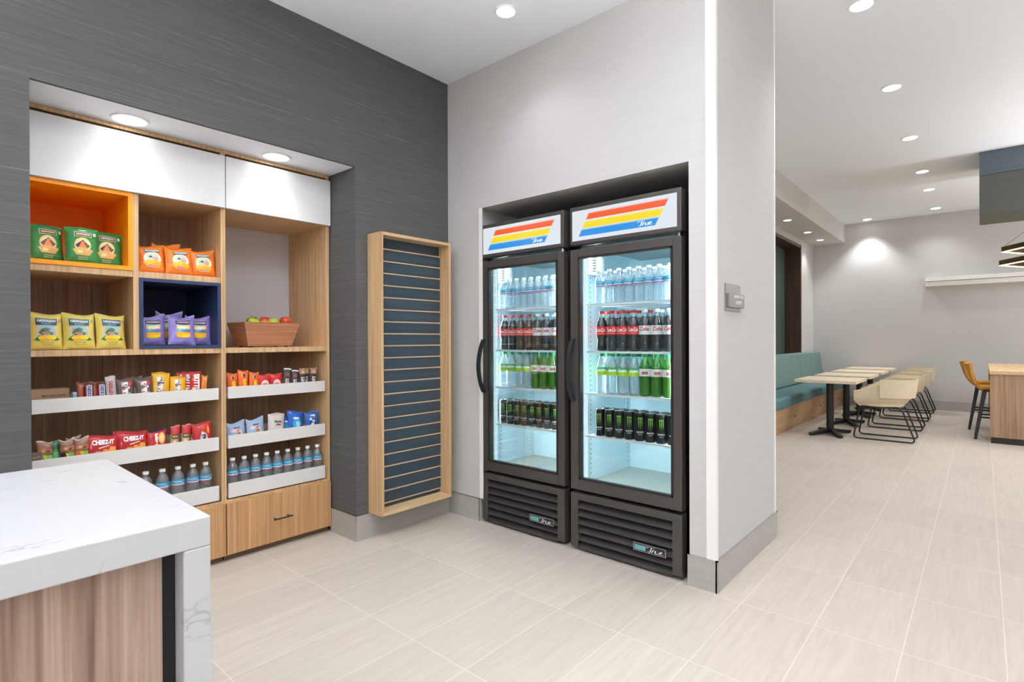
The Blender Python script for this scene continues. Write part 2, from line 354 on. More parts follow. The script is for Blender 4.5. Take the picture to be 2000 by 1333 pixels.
# ceiling bulkhead over the bar
bh = MB(); bh.box(8.1, 8.9, -2.4, .03, 2.62, ZR); bh.box(8.094, 8.1, -2.4, .03, 3.06, ZR, 1)
struct(bh.build('trim_5', [M((98, 100, 95), .7, name='bulkhead_grey'), tex_mat('bulkhead_blue_band', [(0.3, (88, 102, 112)), (0.7, (100, 115, 124))], (1, 2, 40), rough=.5)]))

# ------------------------------------------------------------------ downlights
def spot(parent, z, energy, size=math.radians(120), blend=.9, rad=.05, col=(.985, .985, 1.0)):
    l = bpy.data.lights.new('downlight_or_fill', 'SPOT'); l.energy = energy; l.spot_size = size; l.spot_blend = blend; l.shadow_soft_size = rad; l.color = col
    o = bpy.data.objects.new('downlight_or_fill', l); COL.objects.link(o); o.parent = parent; o.location = (0, 0, z); return o
def downlight(x, y, z, r, label, energy, group=None, **kw):
    t = thing('recessed_downlight', label, 'ceiling light', (x, y, z), 0, group)
    MB().lathe([(r, 0), (r * 1.0, -.004), (r * .97, -.007), (r * .86, -.006), (r * .82, -.001), (r * .82, 0)], 32).build('trim_ring', M((236, 236, 236), .4), t, smooth=40)
    MB().lathe([(r * .83, -.0045), (r * .83, -.001)], 32).build('lens', EM((255, 252, 246), LENS), t)
    spot(t, -.03, energy, **kw)
    return t
near = downlight(2.229, 1.98, ZN, .06, 'round recessed downlight in the near white ceiling above the coolers', E_NEAR * .42)
downlight(.744, 3.045, 2.27, .078, 'larger round downlight in the niche soffit over the left snack shelves', E_NICHE, size=math.radians(110))
downlight(1.445, 3.04, 2.27, .078, 'round downlight in the niche soffit over the fruit basket bay', E_NICHE, size=math.radians(110))
for i, x in enumerate((4.02, 5.51, 7.02, 8.54, 9.64, 11.1)):
    downlight(x, .575, ZR, .075, '%s nearest downlight of the long row in the dining room ceiling' % ORD[i], E_FAR * (.9 if i < 4 else .5), 'dining room ceiling downlights')
downlight(11.33, 1.54, ZR, .075, 'downlight by itself at the far wall washing a bright scallop on it', E_FAR * 1.2, 'dining room ceiling downlights', size=math.radians(95), blend=.7)
for i, x in enumerate((8.75, 9.97, 10.9)):
    downlight(x, 2.19, 2.98, .06, '%s nearest small downlight in the low soffit over the teal bench' % ORD[i], E_FAR * .35, 'soffit downlights over the bench')
# added ceiling spots outside the frame, without fixtures, as fill light for both rooms
for x, y, e in ((.63, 1.98, .9), (.5, .1, .12), (1.9, .3, .8), (-1.3, 1.3, .6), (4.6, -1.4, .15), (6.8, -1.2, .8), (9.4, -1.6, .7)):
    o = spot(None, (ZN if x < 2.6 else ZR) - .03, E_NEAR * e); o.location = (x, y, o.location[2])

for x, y, z, e in ((-2.4, -1.8, 2.0, 30), (9.0, -2.6, 2.1, 30)):      # unseen point lights added as fill, behind and beside the camera
    l = bpy.data.lights.new('fill_point', 'POINT'); l.energy = e; l.shadow_soft_size = .16; l.color = (.98, .985, 1.0)
    o = bpy.data.objects.new('fill_point', l); COL.objects.link(o); o.location = (x, y, z)

for x, y, z, e, a_ in ((1.15, .75, 2.60, 105, 166), (1.0, -1.5, 1.0, 120, 136), (-1.5, 1.0, 1.0, 290, 136), (5.4, -3.2, 1.2, 110, 136), (8.2, -3.0, 1.2, 400, 136)):      # upward fill spots added outside the frame to brighten the ceiling, no fixtures
    o = spot(None, 0, e, size=math.radians(a_), blend=.7, rad=.14); o.data.name = o.name = 'ceiling_fill_spot'; o.location = (x, y, z); o.rotation_euler = (PI, 0, 0)

# ------------------------------------------------------------------ island counter
isl = thing('island_counter', 'white veined quartz waterfall island with grey-brown woodgrain end panel', 'counter', (-.3, 1.37, 0))
q = MB(); q.box(-1.6, .365, 1.02, 1.715, .862, .914); q.box(.322, .365, 1.02, 1.715, 0, .8622)
q.build('worktop', m_quartz, isl, bevel=.003, world=True)
MB().box(-1.58, .300, 1.055, 1.69, .03, .8615).build('woodgrain_panel', m_walnutp, isl, world=True)
MB().box(.300, .3218, 1.062, 1.69, .0, .8615).box(-1.58, .300, 1.09, 1.66, 0, .03).build('recess_channel', M((20, 20, 24), .6), isl, world=True)

# ------------------------------------------------------------------ display cabinets
YC, YB = 3.15, 3.64
def tray(par, x0, x1, z0, z1):
    t = MB(); t.box(x0, x1, YC, YC + .012, z0, z1); t.box(x0 + .002, x0 + .010, YC + .012, YB - .02, z0 + .006, z0 + .045); t.box(x1 - .010, x1 - .002, YC + .012, YB - .02, z0 + .006, z0 + .045)
    t.box(x0 + .010, x1 - .010, YC + .012, YB - .02, z0 + .006, z0 + .014); t.box(x0 + .01, x1 - .01, YB - .028, YB - .02, z0 + .014, z0 + .045)
    o = t.build('pull_out_tray', m_tray, par, bevel=.001, world=True)
    o2 = MB().box(x0 - .009, x0 + .001, YC + .014, YB - .02, z0 + .006, z0 + .024).box(x1 - .001, x1 + .009, YC + .014, YB - .02, z0 + .006, z0 + .024).build('tray_slide', m_chrome, o)
    o2.data.transform(Matrix.Translation((-par.location.x, -par.location.y, -par.location.z)))
def cab(name, label, x0, x1, pl, pr):
    return thing('display_cabinet', label, 'cabinet', ((x0 + x1) / 2, 3.4, 0))
def shell(par, x0, x1, tl, tr):
    MB().box(x0, x0 + tl, YC, YB, .03, 2.25).build('side_panel', m_oak, par, world=True)
    MB().box(x1 - tr, x1, YC, YB, .03, 2.25).build('side_panel', m_oak, par, world=True)
cl = thing('display_cabinet', 'left oak display cabinet with orange and navy cubbies and three white pull-out trays', 'cabinet', (.78, 3.4, 0))
shell(cl, .366, 1.196, .012, .012)
MB().box(.378, 1.184, YB, YB + .015, .03, 2.25).build('back_panel', m_oakd, cl, world=True)
MB().box(.378, .7784, YC + .002, YB, 1.535, 1.565).build('shelf', m_oak, cl, world=True)
MB().box(.8036, 1.184, YC + .002, YB, 1.535, 1.565).build('shelf', m_oak, cl, world=True)
MB().box(.378, 1.184, YC + .001, YB, 1.151, 1.179).build('shelf', m_oak, cl, world=True)
MB().box(.378, 1.184, YC + .004, YB, 1.948, 1.975).build('shelf', m_oak, cl, world=True)
MB().box(.378, 1.184, YC + .002, YB, .316, .336).build('shelf', m_oak, cl, world=True)
MB().box(.779, .803, YC, YB, 1.179, 1.948).build('divider', m_oak, cl, world=True)
MB().box(.366, 1.196, YC - .001, YB, 2.25, 2.268).build('top_rail', m_oak, cl, world=True)
MB().box(.368, 1.2015, YC - .020, YC - .001, 1.948, 2.232).build('header_panel', m_white, cl, bevel=.001, world=True)
def liner(par, x0, x1, z0, z1, t, m, mi):
    b = MB(); b.box(x0, x1, YC - .004, YB, z0, z0 + t); b.box(x0, x1, YC - .004, YB, z1 - t, z1); b.box(x0, x0 + t, YC - .004, YB, z0 + t, z1 - t); b.box(x1 - t, x1, YC - .004, YB, z0 + t, z1 - t)
    b.box(x0 + t, x1 - t, YB - .01, YB, z0 + t, z1 - t)
    return b.build('cubby_liner', m, par, world=True)
liner(cl, .3785, .7785, 1.5655, 1.9475, .02, m_orange, 0)['label'] = 'orange cubby liner'
liner(cl, .8035, 1.1835, 1.1795, 1.5345, .017, m_navy, 0)['label'] = 'navy cubby liner'
for z0, z1 in ((.897, .960), (.620, .691), (.345, .425)): tray(cl, .40, 1.171, z0, z1)
MB().box(.37, 1.192, YC + .02, YC + .04, 0, .034).build('toe_kick', M((120, 96, 74), .6), cl, world=True)
def drawer(par, x0, x1, hx):
    d = MB().box(x0, x1, YC - .020, YC - .001, .038, .322).build('drawer', m_oakdoor, par, bevel=.0012, world=True)
    h = MB(); h.tube([(hx - .056, YC - .052, .177), (hx + .056, YC - .052, .177)], .0045, 8); h.tube([(hx - .04, YC - .052, .177), (hx - .04, YC - .019, .177)], .004, 8); h.tube([(hx + .04, YC - .052, .177), (hx + .04, YC - .019, .177)], .004, 8)
    o = h.build('drawer_handle', m_black, d, smooth=40); o.data.transform(Matrix.Translation(-Vector(par.location)))
drawer(cl, .370, 1.1965, .78)
cr = thing('display_cabinet', 'right oak display cabinet with a tall fruit bay, white trays and a handled drawer', 'cabinet', (1.52, 3.4, 0))
shell(cr, 1.197, 1.836, .012, .022)
MB().box(1.209, 1.814, YB, YB + .015, .03, 1.16).build('back_panel', m_oakd, cr, world=True)
p = MB().box(1.209, 1.814, YB, YB + .015, 1.16, 2.25).build('back_panel', M((196, 194, 198), .6, name='pale_grey_back'), cr, world=True); p['label'] = 'pale grey back panel'
MB().box(1.209, 1.814, YC + .001, YB, 1.151, 1.179).build('shelf', m_oak, cr, world=True)
MB().box(1.209, 1.814, YC + .004, YB, 1.948, 1.975).build('shelf', m_oak, cr, world=True)
MB().box(1.209, 1.814, YC + .002, YB, .316, .336).build('shelf', m_oak, cr, world=True)
MB().box(1.197, 1.836, YC - .001, YB, 2.25, 2.268).build('top_rail', m_oak, cr, world=True)
MB().box(1.2065, 1.836, YC - .020, YC - .001, 1.948, 2.232).build('header_panel', m_white, cr, bevel=.001, world=True)
for z0, z1 in ((.897, .962), (.620, .691), (.345, .425)): tray(cr, 1.220, 1.803, z0, z1)
MB().box(1.20, 1.83, YC + .02, YC + .04, 0, .034).build('toe_kick', M((120, 96, 74), .6), cr, world=True)
drawer(cr, 1.2045, 1.830, 1.505)

# ------------------------------------------------------------------ slatwall frame
sw = thing('slatwall_panel', 'tall empty oak-framed slatwall panel with blue-black boards on the charcoal wall', 'display rack', (2.21, 2.85, .155))
x0, x1, y0, y1, z0, z1, t = 1.926, 2.490, 2.720, YD - .001, .155, 1.873, .018
MB().box(x0, x0 + t, y0, y1, z0, z1).build('frame_side', m_oak, sw, bevel=.001, world=True)
MB().box(x1 - t, x1, y0, y1, z0, z1).build('frame_side', m_oak, sw, bevel=.001, world=True)
MB().box(x0 + t, x1 - t, y0, y1, z1 - t, z1).build('frame_rail', m_oakh, sw, world=True)
MB().box(x0 + t, x1 - t, y0, y1, z0, z0 + t).build('frame_rail', m_oakh, sw, world=True)
MB().box(x0 + t, x1 - t, 2.822, 2.835, z0 + t, z1 - t).build('slat_board', m_slat, sw, world=True)
pz = (1.788 - .203) / 21.0
for i in range(22):
    z = .203 + i * pz; b = MB(); b.box(x0 + t, x1 - t, 2.812, 2.822, z - .0055, z + .0035); b.build('groove_insert', M((190, 168, 142), .45, name='groove_wood'), sw, world=True)
for i in range(21):
    z = .203 + i * pz; MB().box(x0 + t, x1 - t, 2.810, 2.8218, z + .0062, z + pz - .0085).build('slat', m_slat, sw, bevel=.0015, world=True)

# ------------------------------------------------------------------ coolers
STR = [((234, 88, 30), .144, .335), ((236, 214, 10), .40, .612), ((16, 140, 222), .66, .87)]
def flat_yz(mb, vs, fs, y0, y1, z0, z1, x, m=0):     # lettering on a plane facing -x: local x runs towards -y
    mb.add([(x, y0 + (y1 - y0) * a, z0 + (z1 - z0) * b) for a, b in vs], fs, m)
def cooler(ya, yb, xb, label, by):
    """ya = right side (low y), yb = left side"""
    t = thing('display_cooler', label, 'refrigerator', (2.95, (ya + yb) / 2, 0))
    X = XF
    b = MB(); XB = 3.36
    b.box(X + .062, XB, ya + .006, ya + .036, .03, 1.978); b.box(X + .062, XB, yb - .036, yb - .006, .03, 1.978); b.box(XB - .03, XB, ya + .036, yb - .036, .03, 1.978)
    b.box(X + .062, XB - .03, ya + .036, yb - .036, 1.76, 1.978); b.box(X + .10, XB - .03, ya + .036, yb - .036, .03, .36)
    b.box(X + .0, X + .062, ya, yb, 1.757, 1.764)
    b.build('outer_casing', m_black, t, bevel=.003, world=True)
    l = MB(); l.box(X + .060, xb, ya + .036, ya + .05, .37, 1.76); l.box(X + .060, xb, yb - .05, yb - .036, .37, 1.76); l.box(xb, xb + .015, ya + .036, yb - .036, .36, 1.76)
    l.box(X + .060, xb, ya + .05, yb - .05, 1.745, 1.76)
    l.build('inner_liner', m_fridge_in, t, world=True)
    MB().box(X + .060, xb, ya + .05, yb - .05, .36, .378).build('cooler_floor', m_fridge_fl, t, world=True)
    pil = MB()
    for y in (yb - .05, ya + .05):
        d = -1 if y > (ya + yb) / 2 else 1
        for xx in (X + .12, xb - .05): pil.box(xx, xx + .018, min(y, y + d * .004), max(y, y + d * .004), .40, 1.72)
    for k in range(44):
        pil.box(X + .1255, X + .1325, yb - .056, yb - .0538, .42 + k * .029, .427 + k * .029, 1); pil.box(xb - .0445, xb - .0375, yb - .056, yb - .0538, .42 + k * .029, .427 + k * .029, 1)
    pil.build('shelf_rail', [m_fridge_in, M((120, 130, 134), .5)], t, world=True)
    ev = MB(); ev.box(X + .26, xb - .01, ya + .08, yb - .14, 1.728, 1.744)
    ev.build('evaporator_cover', M((150, 160, 164), .5), t, world=True)
    g2 = MB(); g2.box(X + .09, X + .17, yb - .125, yb - .056, 1.60, 1.715)
    for k in range(6): g2.box(X + .088, X + .09, yb - .115, yb - .066, 1.612 + k * .016, 1.618 + k * .016, 1)
    g2.build('control_box', [M((206, 208, 200), .5), m_blk], t, world=True)
    led = MB().box(X + .064, X + .074, yb - .072, yb - .052, .40, 1.74).box(X + .064, X + .074, ya + .052, ya + .072, .40, 1.74)
    lo = led.build('led_strip', EM((214, 240, 250), .55), t, world=True)
    for yy in (yb - .075, ya + .075):
        a = bpy.data.lights.new('cooler_lamp', 'AREA'); a.shape = 'RECTANGLE'; a.size = 1.3; a.size_y = .02; a.energy = 1.45; a.color = (.80, .95, 1.0); a.spread = math.radians(125)
        o = bpy.data.objects.new('cooler_lamp', a); COL.objects.link(o); o.parent = t
        d = Vector((.80, -.6 if yy > (ya + yb) / 2 else .6, 0)); o.location = (X + .08 - 2.95, yy - (ya + yb) / 2, 1.07)
        o.rotation_euler = Matrix(((0, -d.y, -d.x), (0, d.x, -d.y), (1, 0, 0))).to_euler()
    a = bpy.data.lights.new('cooler_top_fill', 'AREA'); a.shape = 'RECTANGLE'; a.size = .5; a.size_y = .03; a.energy = 1.0; a.color = (.82, .95, 1.0); a.spread = math.radians(140)  # extra fill light added under the cooler roof to brighten the top shelf
    o = bpy.data.objects.new('cooler_top_fill', a); COL.objects.link(o); o.parent = t; o.location = (X + .12 - 2.95, 0, 1.738); o.rotation_euler = (0, math.radians(-25), PI / 2); o.rotation_euler = (math.radians(25), 0, PI / 2)
    # header sign
    h = MB(); h.box(X, X + .062, ya, yb, 1.764, 1.982)
    ho = h.build('header_box', m_bronze, t, bevel=.004, world=True)
    off = Vector((-2.95, -(ya + yb) / 2, 0))
    def sub(mb, name, mats, par):
        o = mb.build(name, mats, par, recalc=False); o.data.transform(Matrix.Translation(off)); return o
    p0, p1, q0, q1 = ya + .022, yb - .018, 1.786, 1.957
    sub(MB().box(X - .002, X + .002, p0, p1, q0, q1), 'light_panel', EM((226, 232, 240), .46), ho)
    hh = q1 - q0; ww = p1 - p0
    for c, a, e in STR:
        def le(f): return .177 - (f - .144) / (.87 - .144) * .107
        def re(f): return .93 - (f - .144) / (.87 - .144) * .115
        s = MB(); fy = lambda u: p1 - u * ww; fz = lambda f: q1 - f * hh
        s.add([(X - .0026, fy(le(a)), fz(a)), (X - .0026, fy(re(a)), fz(a)), (X - .0026, fy(re(e)), fz(e)), (X - .0026, fy(le(e)), fz(e))], [(0, 1, 2, 3)])
        sub(s, 'stripe', EM(c, .52), ho)
        s = MB(); a2 = a - .022; s.add([(X - .0026, fy(le(a2)), fz(a2)), (X - .0026, fy(re(a2) + .006), fz(a2)), (X - .0026, fy(re(a2) + .006), fz(a2 + .012)), (X - .0026, fy(le(a2)), fz(a2 + .012))], [(0, 1, 2, 3)])
        sub(s, 'pinstripe', EM(c, .55), ho)
    s = MB(); flat_yz(s, *TRUE, p1 - .660 * ww, p1 - .795 * ww, q1 - .84 * hh, q1 - .67 * hh, X - .0032); sub(s, 'lettering', EM((250, 250, 250), .6), ho)
    # door
    d = MB(); z0, z1 = .352, 1.738; gy0, gy1, gz0, gz1 = ya + .046, yb - .057, .415, 1.692
    d.box(X, X + .05, ya, gy0, z0, z1); d.box(X, X + .05, gy1, yb, z0, z1); d.box(X, X + .05, gy0, gy1, z0, gz0); d.box(X, X + .05, gy0, gy1, gz1, z1)
    do = d.build('door', m_bronze, t, bevel=.003, world=True)
    e = MB(); w_ = .011
    e.box(X - .002, X + .02, gy0 - .001, gy0 + w_, gz0, gz1); e.box(X - .002, X + .02, gy1 - w_, gy1 + .001, gz0, gz1); e.box(X - .002, X + .02, gy0, gy1, gz0 - .001, gz0 + w_); e.box(X - .002, X + .02, gy0, gy1, gz1 - w_, gz1 + .001)
    sub(e, 'inner_trim', M((50, 47, 46), .35, .4), do)
    sub(MB().box(X + .012, X + .016, gy0 + .002, gy1 - .002, gz0 + .002, gz1 - .002), 'door_glass', m_pane, do)
    sub(MB().box(X + .05, X + .060, ya + .012, ya + .03, z0 + .02, z1 - .02).box(X + .05, X + .060, yb - .03, yb - .012, z0 + .02, z1 - .02).box(X + .05, X + .060, ya + .03, yb - .03, z0 + .02, z0 + .035).box(X + .05, X + .060, ya + .03, yb - .03, z1 - .035, z1 - .02), 'door_gasket', M((150, 154, 160), .5), do)
    pts = []
    hy = yb - .022
    for k in range(17):
        u = k / 16; zz = .868 + u * (1.222 - .868); o_ = .006 + .050 * math.sin(PI * u) ** .8; pts.append((X - o_, hy, zz))
    hd = MB()
    for j in range(16):
        a, c = pts[j], pts[j + 1]
        hw = .013
        hd.hexa([(a[0] - .007, hy - hw, a[2]), (a[0] + .007, hy - hw, a[2]), (a[0] + .007, hy + hw, a[2]), (a[0] - .007, hy + hw, a[2])], [(c[0] - .007, hy - hw, c[2]), (c[0] + .007, hy - hw, c[2]), (c[0] + .007, hy + hw, c[2]), (c[0] - .007, hy + hw, c[2])])
    ho2 = sub(hd, 'door_handle', M((40, 42, 44), .35, .2), do)
    sub(MB().tube([(X + .02, ya + .02, 1.738), (X + .02, ya + .02, 1.762)], .008, 10), 'hinge', m_steel, do)
    # grille
    g = MB(); g.box(X, X + .06, ya, ya + .052, .022, .332); g.box(X, X + .06, yb - .05, yb, .022, .332); g.box(X, X + .06, ya + .052, yb - .05, .293, .332)
    g.box(X + .06, X + .10, ya + .006, yb - .006, .03, .345, 1)
    go = g.build('grille', [m_bronze, m_blk], t, bevel=.002, world=True)
    for k in range(6):
        z = .262 - k * .0465
        lv = MB(); lv.hexa([(X + .004, ya + .05, z - .010), (X + .010, ya + .05, z - .013), (X + .010, yb - .048, z - .013), (X + .004, yb - .048, z - .010)],
                           [(X + .050, ya + .05, z + .022), (X + .056, ya + .05, z + .019), (X + .056, yb - .048, z + .019), (X + .050, yb - .048, z + .022)])
        lv.box(X + .002, X + .008, ya + .05, yb - .048, z - .016, z - .008)
        sub(lv, 'louver', m_grill, go)
    bd = MB(); bd.box(X - .004, X + .006, by, by + .185, .098, .140); bd.box(X - .005, X - .003, by + .004, by + .181, .101, .137, 1); bd.box(X - .006, X - .004, by + .112, by + .176, .106, .132, 2)
    bo = bd.build('badge', [m_steel, M((40, 44, 46), .4), M((110, 168, 172), .4)], t, world=True)
    s = MB(); flat_yz(s, *TRUE, by + .105, by + .012, .104, .136, X - .0062); sub(s, 'badge_lettering', M((225, 225, 222), .4), bo)
    # shelves
    for z in (1.425, 1.152, .907, .660):
        s = MB(); sy0, sy1, sx0, sx1 = ya + .056, yb - .058, X + .064, xb - .012
        s.box(sx0, sx0 + .006, sy0, sy1, z - .012, z); s.box(sx1 - .006, sx1, sy0, sy1, z - .008, z - .002); s.box(sx0, sx1, sy0, sy0 + .006, z - .008, z - .002); s.box(sx0, sx1, sy1 - .006, sy1, z - .008, z - .002)
        n = 30
        for k in range(1, n):
            yy = sy0 + (sy1 - sy0) * k / n; s.box(sx0, sx1, yy - .0022, yy + .0022, z - .005, z - .0006)
        for xx in (sx0 + (sx1 - sx0) * .35, sx0 + (sx1 - sx0) * .7): s.box(xx, xx + .006, sy0, sy1, z - .010, z - .005)
        s.build('wire_shelf', M((236, 240, 242), .4), t, world=True)
    MB().lathe([(.022, 0), (.018, .03)], 12, (X + .12, ya + .06, 0)).lathe([(.022, 0), (.018, .03)], 12, (X + .12, yb - .06, 0)).lathe([(.022, 0), (.018, .03)], 12, (XB - .07, ya + .06, 0)).lathe([(.022, 0), (.018, .03)], 12, (XB - .07, yb - .06, 0)).build('foot', m_black, t, world=True)
    return t
cooler(1.857, 2.530, 3.08, 'left upright glass-door drinks cooler with striped lit header, farther from the column', 1.935)
cooler(1.137, 1.812, 3.20, 'right upright glass-door drinks cooler with striped lit header, beside the white column', 1.222)

# ------------------------------------------------------------------ drinks
def cyl_map(vs, r, z0, h, arc, zc=None, up=False, a0=0.0):
    """lettering wrapped round a bottle, front facing -y"""
    out = []
    for a, b in vs:
        th = a0 + (a - .5) * arc; out.append((r * math.sin(th), -r * math.cos(th), z0 + h * b))
    return out
def band(mb, r, z0, z1, n=24, m=0, arc=2 * PI, a0=0):
    vs = []; fs = []
    for i in range(n + 1):
        th = a0 + (i / n - .5) * arc; vs += [(r * math.sin(th), -r * math.cos(th), z0), (r * math.sin(th), -r * math.cos(th), z1)]
    for i in range(n): fs.append((2 * i, 2 * i + 2, 2 * i + 3, 2 * i + 1))
    mb.add(vs, fs, m)
def water_bottle(label, loc, rz, cool, group):
    t = thing('water_bottle', label, 'bottle', loc, rz, group)
    R = .0292; pr = [(.020, 0), (.027, .003), (R, .009)]
    for k in range(6): pr += [(R, .014 + k * .015), (R - .0022, .019 + k * .015), (R - .0022, .021 + k * .015), (R, .026 + k * .015)]
    pr += [(R, .106), (R - .0006, .108), (R - .0006, .128), (R, .130), (R - .001, .138), (R - .004, .150), (R - .010, .162), (.0125, .172), (.0115, .178), (.0115, .183)]
    MB().lathe(pr, 24).build('bottle_body', m_petc if cool else m_pet, t, smooth=60)
    MB().lathe([(.0135, .181), (.0138, .184), (.0138, .194), (.0128, .1955)], 20).build('cap', M((240, 240, 238), .35), t, smooth=40)
    l = MB(); band(l, R + .0004, .1005, .1285); lo = l.build('label_wrap', M((62, 158, 196), .35), t, recalc=False)
    l = MB(); band(l, R + .0007, .0995, .1035, m=0); band(l, R + .0007, .1035, .1075, m=1)
    for k in range(7):      # snowy peaks band
        a0 = k * 2 * PI / 7; r = R + .0009; hs = (.0090, .0125, .0075)[k % 3]
        vs = [(r * math.sin(a0 + x), -r * math.cos(a0 + x), z) for x, z in ((-.42, .1065), (.42, .1065), (.05, .1065 + hs))]
        l.add(vs, [(0, 1, 2)], 1)
    l.build('label_print', [M((196, 72, 110), .4), M((226, 236, 244), .4)], lo, recalc=False)
    vs, fs = text2d('CRYSTAL GEYSER', .01); s = MB().add(cyl_map(vs, R + .0012, .1185, .006, 1.5), fs); s.build('lettering', M((235, 245, 250), .4), lo, recalc=False)
    return t
def soda(kind, label, loc, rz, group):
    t = thing('soda_bottle', label, 'bottle', loc, rz, group)
    R = .0335
    if kind in ('cola', 'diet'):
        f = [(.020, 0), (.029, .004), (.0315, .018), (.0295, .045), (.028, .062), (.0325, .082), (R, .092), (R, .140), (.0325, .152), (.027, .172), (.0185, .192), (.0130, .208), (.0125, .217)]
    else:
        f = [(.020, 0), (.030, .004), (.0325, .020), (.0325, .055), (.0315, .066), (.0325, .078), (.0325, .100), (.0330, .108), (.0330, .150), (.031, .160), (.0225, .184), (.0135, .206), (.0125, .215)]
    shell_m = m_petg if kind == 'ginger' else (m_petc if kind == 'lime' else m_petk)
    MB().lathe(f, 24).build('bottle_body', shell_m, t, smooth=60)
    capc = dict(cola=(206, 44, 40), diet=(238, 240, 240), lime=(16, 150, 96), ginger=(22, 150, 90))[kind]
    MB().lathe([(.0150, .214), (.0153, .217), (.0153, .229), (.0142, .2305)], 20).build('cap', M(capc, .35), t, smooth=40)
    if kind in ('cola', 'diet'):
        g_ = [(r - .0012, z) for r, z in f[:10]]; g_.append((.0175, .1925))
        MB().lathe(g_[:1] + g_[1:], 24).build('drink', M((28, 18, 16), .12, name='cola_liquid'), t, smooth=60)
    if kind == 'ginger':
        g_ = [(r - .0015, z) for r, z in f[:10]]; MB().lathe(g_, 24).build('drink', M((98, 150, 34), .2, name='green_liquid'), t, smooth=60)
    if kind == 'cola':
        l = MB(); band(l, R + .0006, .092, .141); lo = l.build('label_wrap', M((214, 32, 34), .35), t, recalc=False)
        l = MB(); band(l, R + .0009, .100, .1015, arc=2.4); l.build('label_print', M((245, 240, 236), .4), lo, recalc=False)
        vs, fs = text2d('Coca-Cola', .02, .35); MB().add(cyl_map(vs, R + .0012, .109, .024, 1.75), fs).build('lettering', M((250, 245, 240), .4), lo, recalc=False)
    elif kind == 'diet':
        l = MB(); band(l, R + .0006, .092, .141); lo = l.build('label_wrap', M((224, 226, 228), .35), t, recalc=False)
        vs, fs = text2d('Coke', .03, .25); s = MB().add(cyl_map(vs, R + .0012, .112, .022, 1.5), fs)
        vs, fs = text2d('DIET'); s.add(cyl_map(vs, R + .0012, .135, .004, .5, a0=-.4), fs); s.build('lettering', M((206, 30, 36), .4), lo, recalc=False)
    elif kind == 'lime':
        l = MB(); band(l, .0338, .107, .150); lo = l.build('label_wrap', M((176, 212, 40), .35), t, recalc=False)
        l = MB(); band(l, .0341, .136, .150, m=0); band(l, .0341, .128, .137, arc=1.5, m=1); l.build('label_print', [M((60, 176, 128), .4), M((240, 246, 236), .4)], lo, recalc=False)
        vs, fs = text2d('Sprite', .02, .2); MB().add(cyl_map(vs, .0346, .130, .015, 1.3), fs).build('lettering', M((248, 252, 248), .4), lo, recalc=False)
    else:
        l = MB(); band(l, .0338, .107, .150); lo = l.build('label_wrap', M((228, 232, 226), .35), t, recalc=False)
        l = MB(); band(l, .0342, .120, .136, arc=1.0, m=0); band(l, .0341, .107, .111, m=1); l.build('label_print', [M((206, 96, 104), .4), M((40, 140, 80), .4)], lo, recalc=False)
    return t
def can(label, loc, rz, group):
    t = thing('energy_drink_can', label, 'can', loc, rz, group)
    MB().lathe([(.024, 0), (.0275, .003), (.0305, .010), (.0305, .142), (.0285, .150), (.0262, .1545)], 24).build('can_body', M((24, 26, 28), .3, .4, name='black_can'), t, smooth=50)
    l = MB().lathe([(.0262, .1543), (.0268, .1555), (.0258, .1568), (.0245, .1555), (.0240, .1540)], 24); l.tube([(-.006, -.003, .1555), (0, -.012, .1558), (.006, -.003, .1555), (0, .002, .1556)], .0012, 6, closed=True); l.build('can_lid', m_chrome, t, smooth=50)
    s = MB(); r = .0310
    for cx, zb, wd in ((-.30, .070, .17), (0, .058, .15), (.28, .078, .17)):
        P = [(cx - wd / 2 - .06, .128), (cx + wd / 2 + .02, .131), (cx + wd * .30, .118), (cx + wd * .42, .104), (cx + wd * .18, .090), (cx + .02, zb), (cx - wd * .14, .090), (cx - wd * .32, .108), (cx - wd * .2, .118)]
        n = len(P); s.add([(r * math.sin(a), -r * math.cos(a), z) for a, z in P], [tuple(range(n))])
    s.build('emblem', M((134, 204, 62), .35), t, recalc=False)
    vs, fs = text2d('MONSTER', .02); s = MB().add(cyl_map(vs, .0311, .046, .009, 1.3), fs); vs, fs = text2d('ENERGY'); s.add(cyl_map(vs, .0311, .036, .005, .8), fs)
    s.build('lettering', M((220, 222, 222), .4), t, recalc=False)
    return t
FR = math.radians(-64)
side = {'l': 'left', 'r': 'right'}
Y = {('l', 'w'): [2.442, 2.378, 2.316, 2.255, 2.195, 2.135, 2.075, 2.015], ('r', 'w'): [1.681, 1.615, 1.553, 1.491, 1.430, 1.369, 1.308, 1.247],
     ('l', 'k'): [2.424, 2.353, 2.282, 2.211, 2.140, 2.069, 1.998], ('r', 'k'): [1.669, 1.600, 1.531, 1.462, 1.392, 1.322, 1.252],
     ('l', 's'): [2.428, 2.360, 2.292, 2.224, 2.156, 2.088, 2.020, 1.952], ('r', 's'): [1.669, 1.599, 1.530, 1.461, 1.393, 1.325, 1.257, 1.223][:7],
     ('l', 'c'): [2.434, 2.372, 2.310, 2.248, 2.186, 2.124, 2.062, 2.000], ('r', 'c'): [1.679, 1.616, 1.553, 1.490, 1.427, 1.363, 1.299, 1.235]}
protos = {}
def put(key, maker, label, loc, group):
    rz = FR + random.uniform(-.15, .15)
    if key not in protos: protos[key] = maker(label, loc, rz, group)
    else: dup(protos[key], label, loc, rz, group)
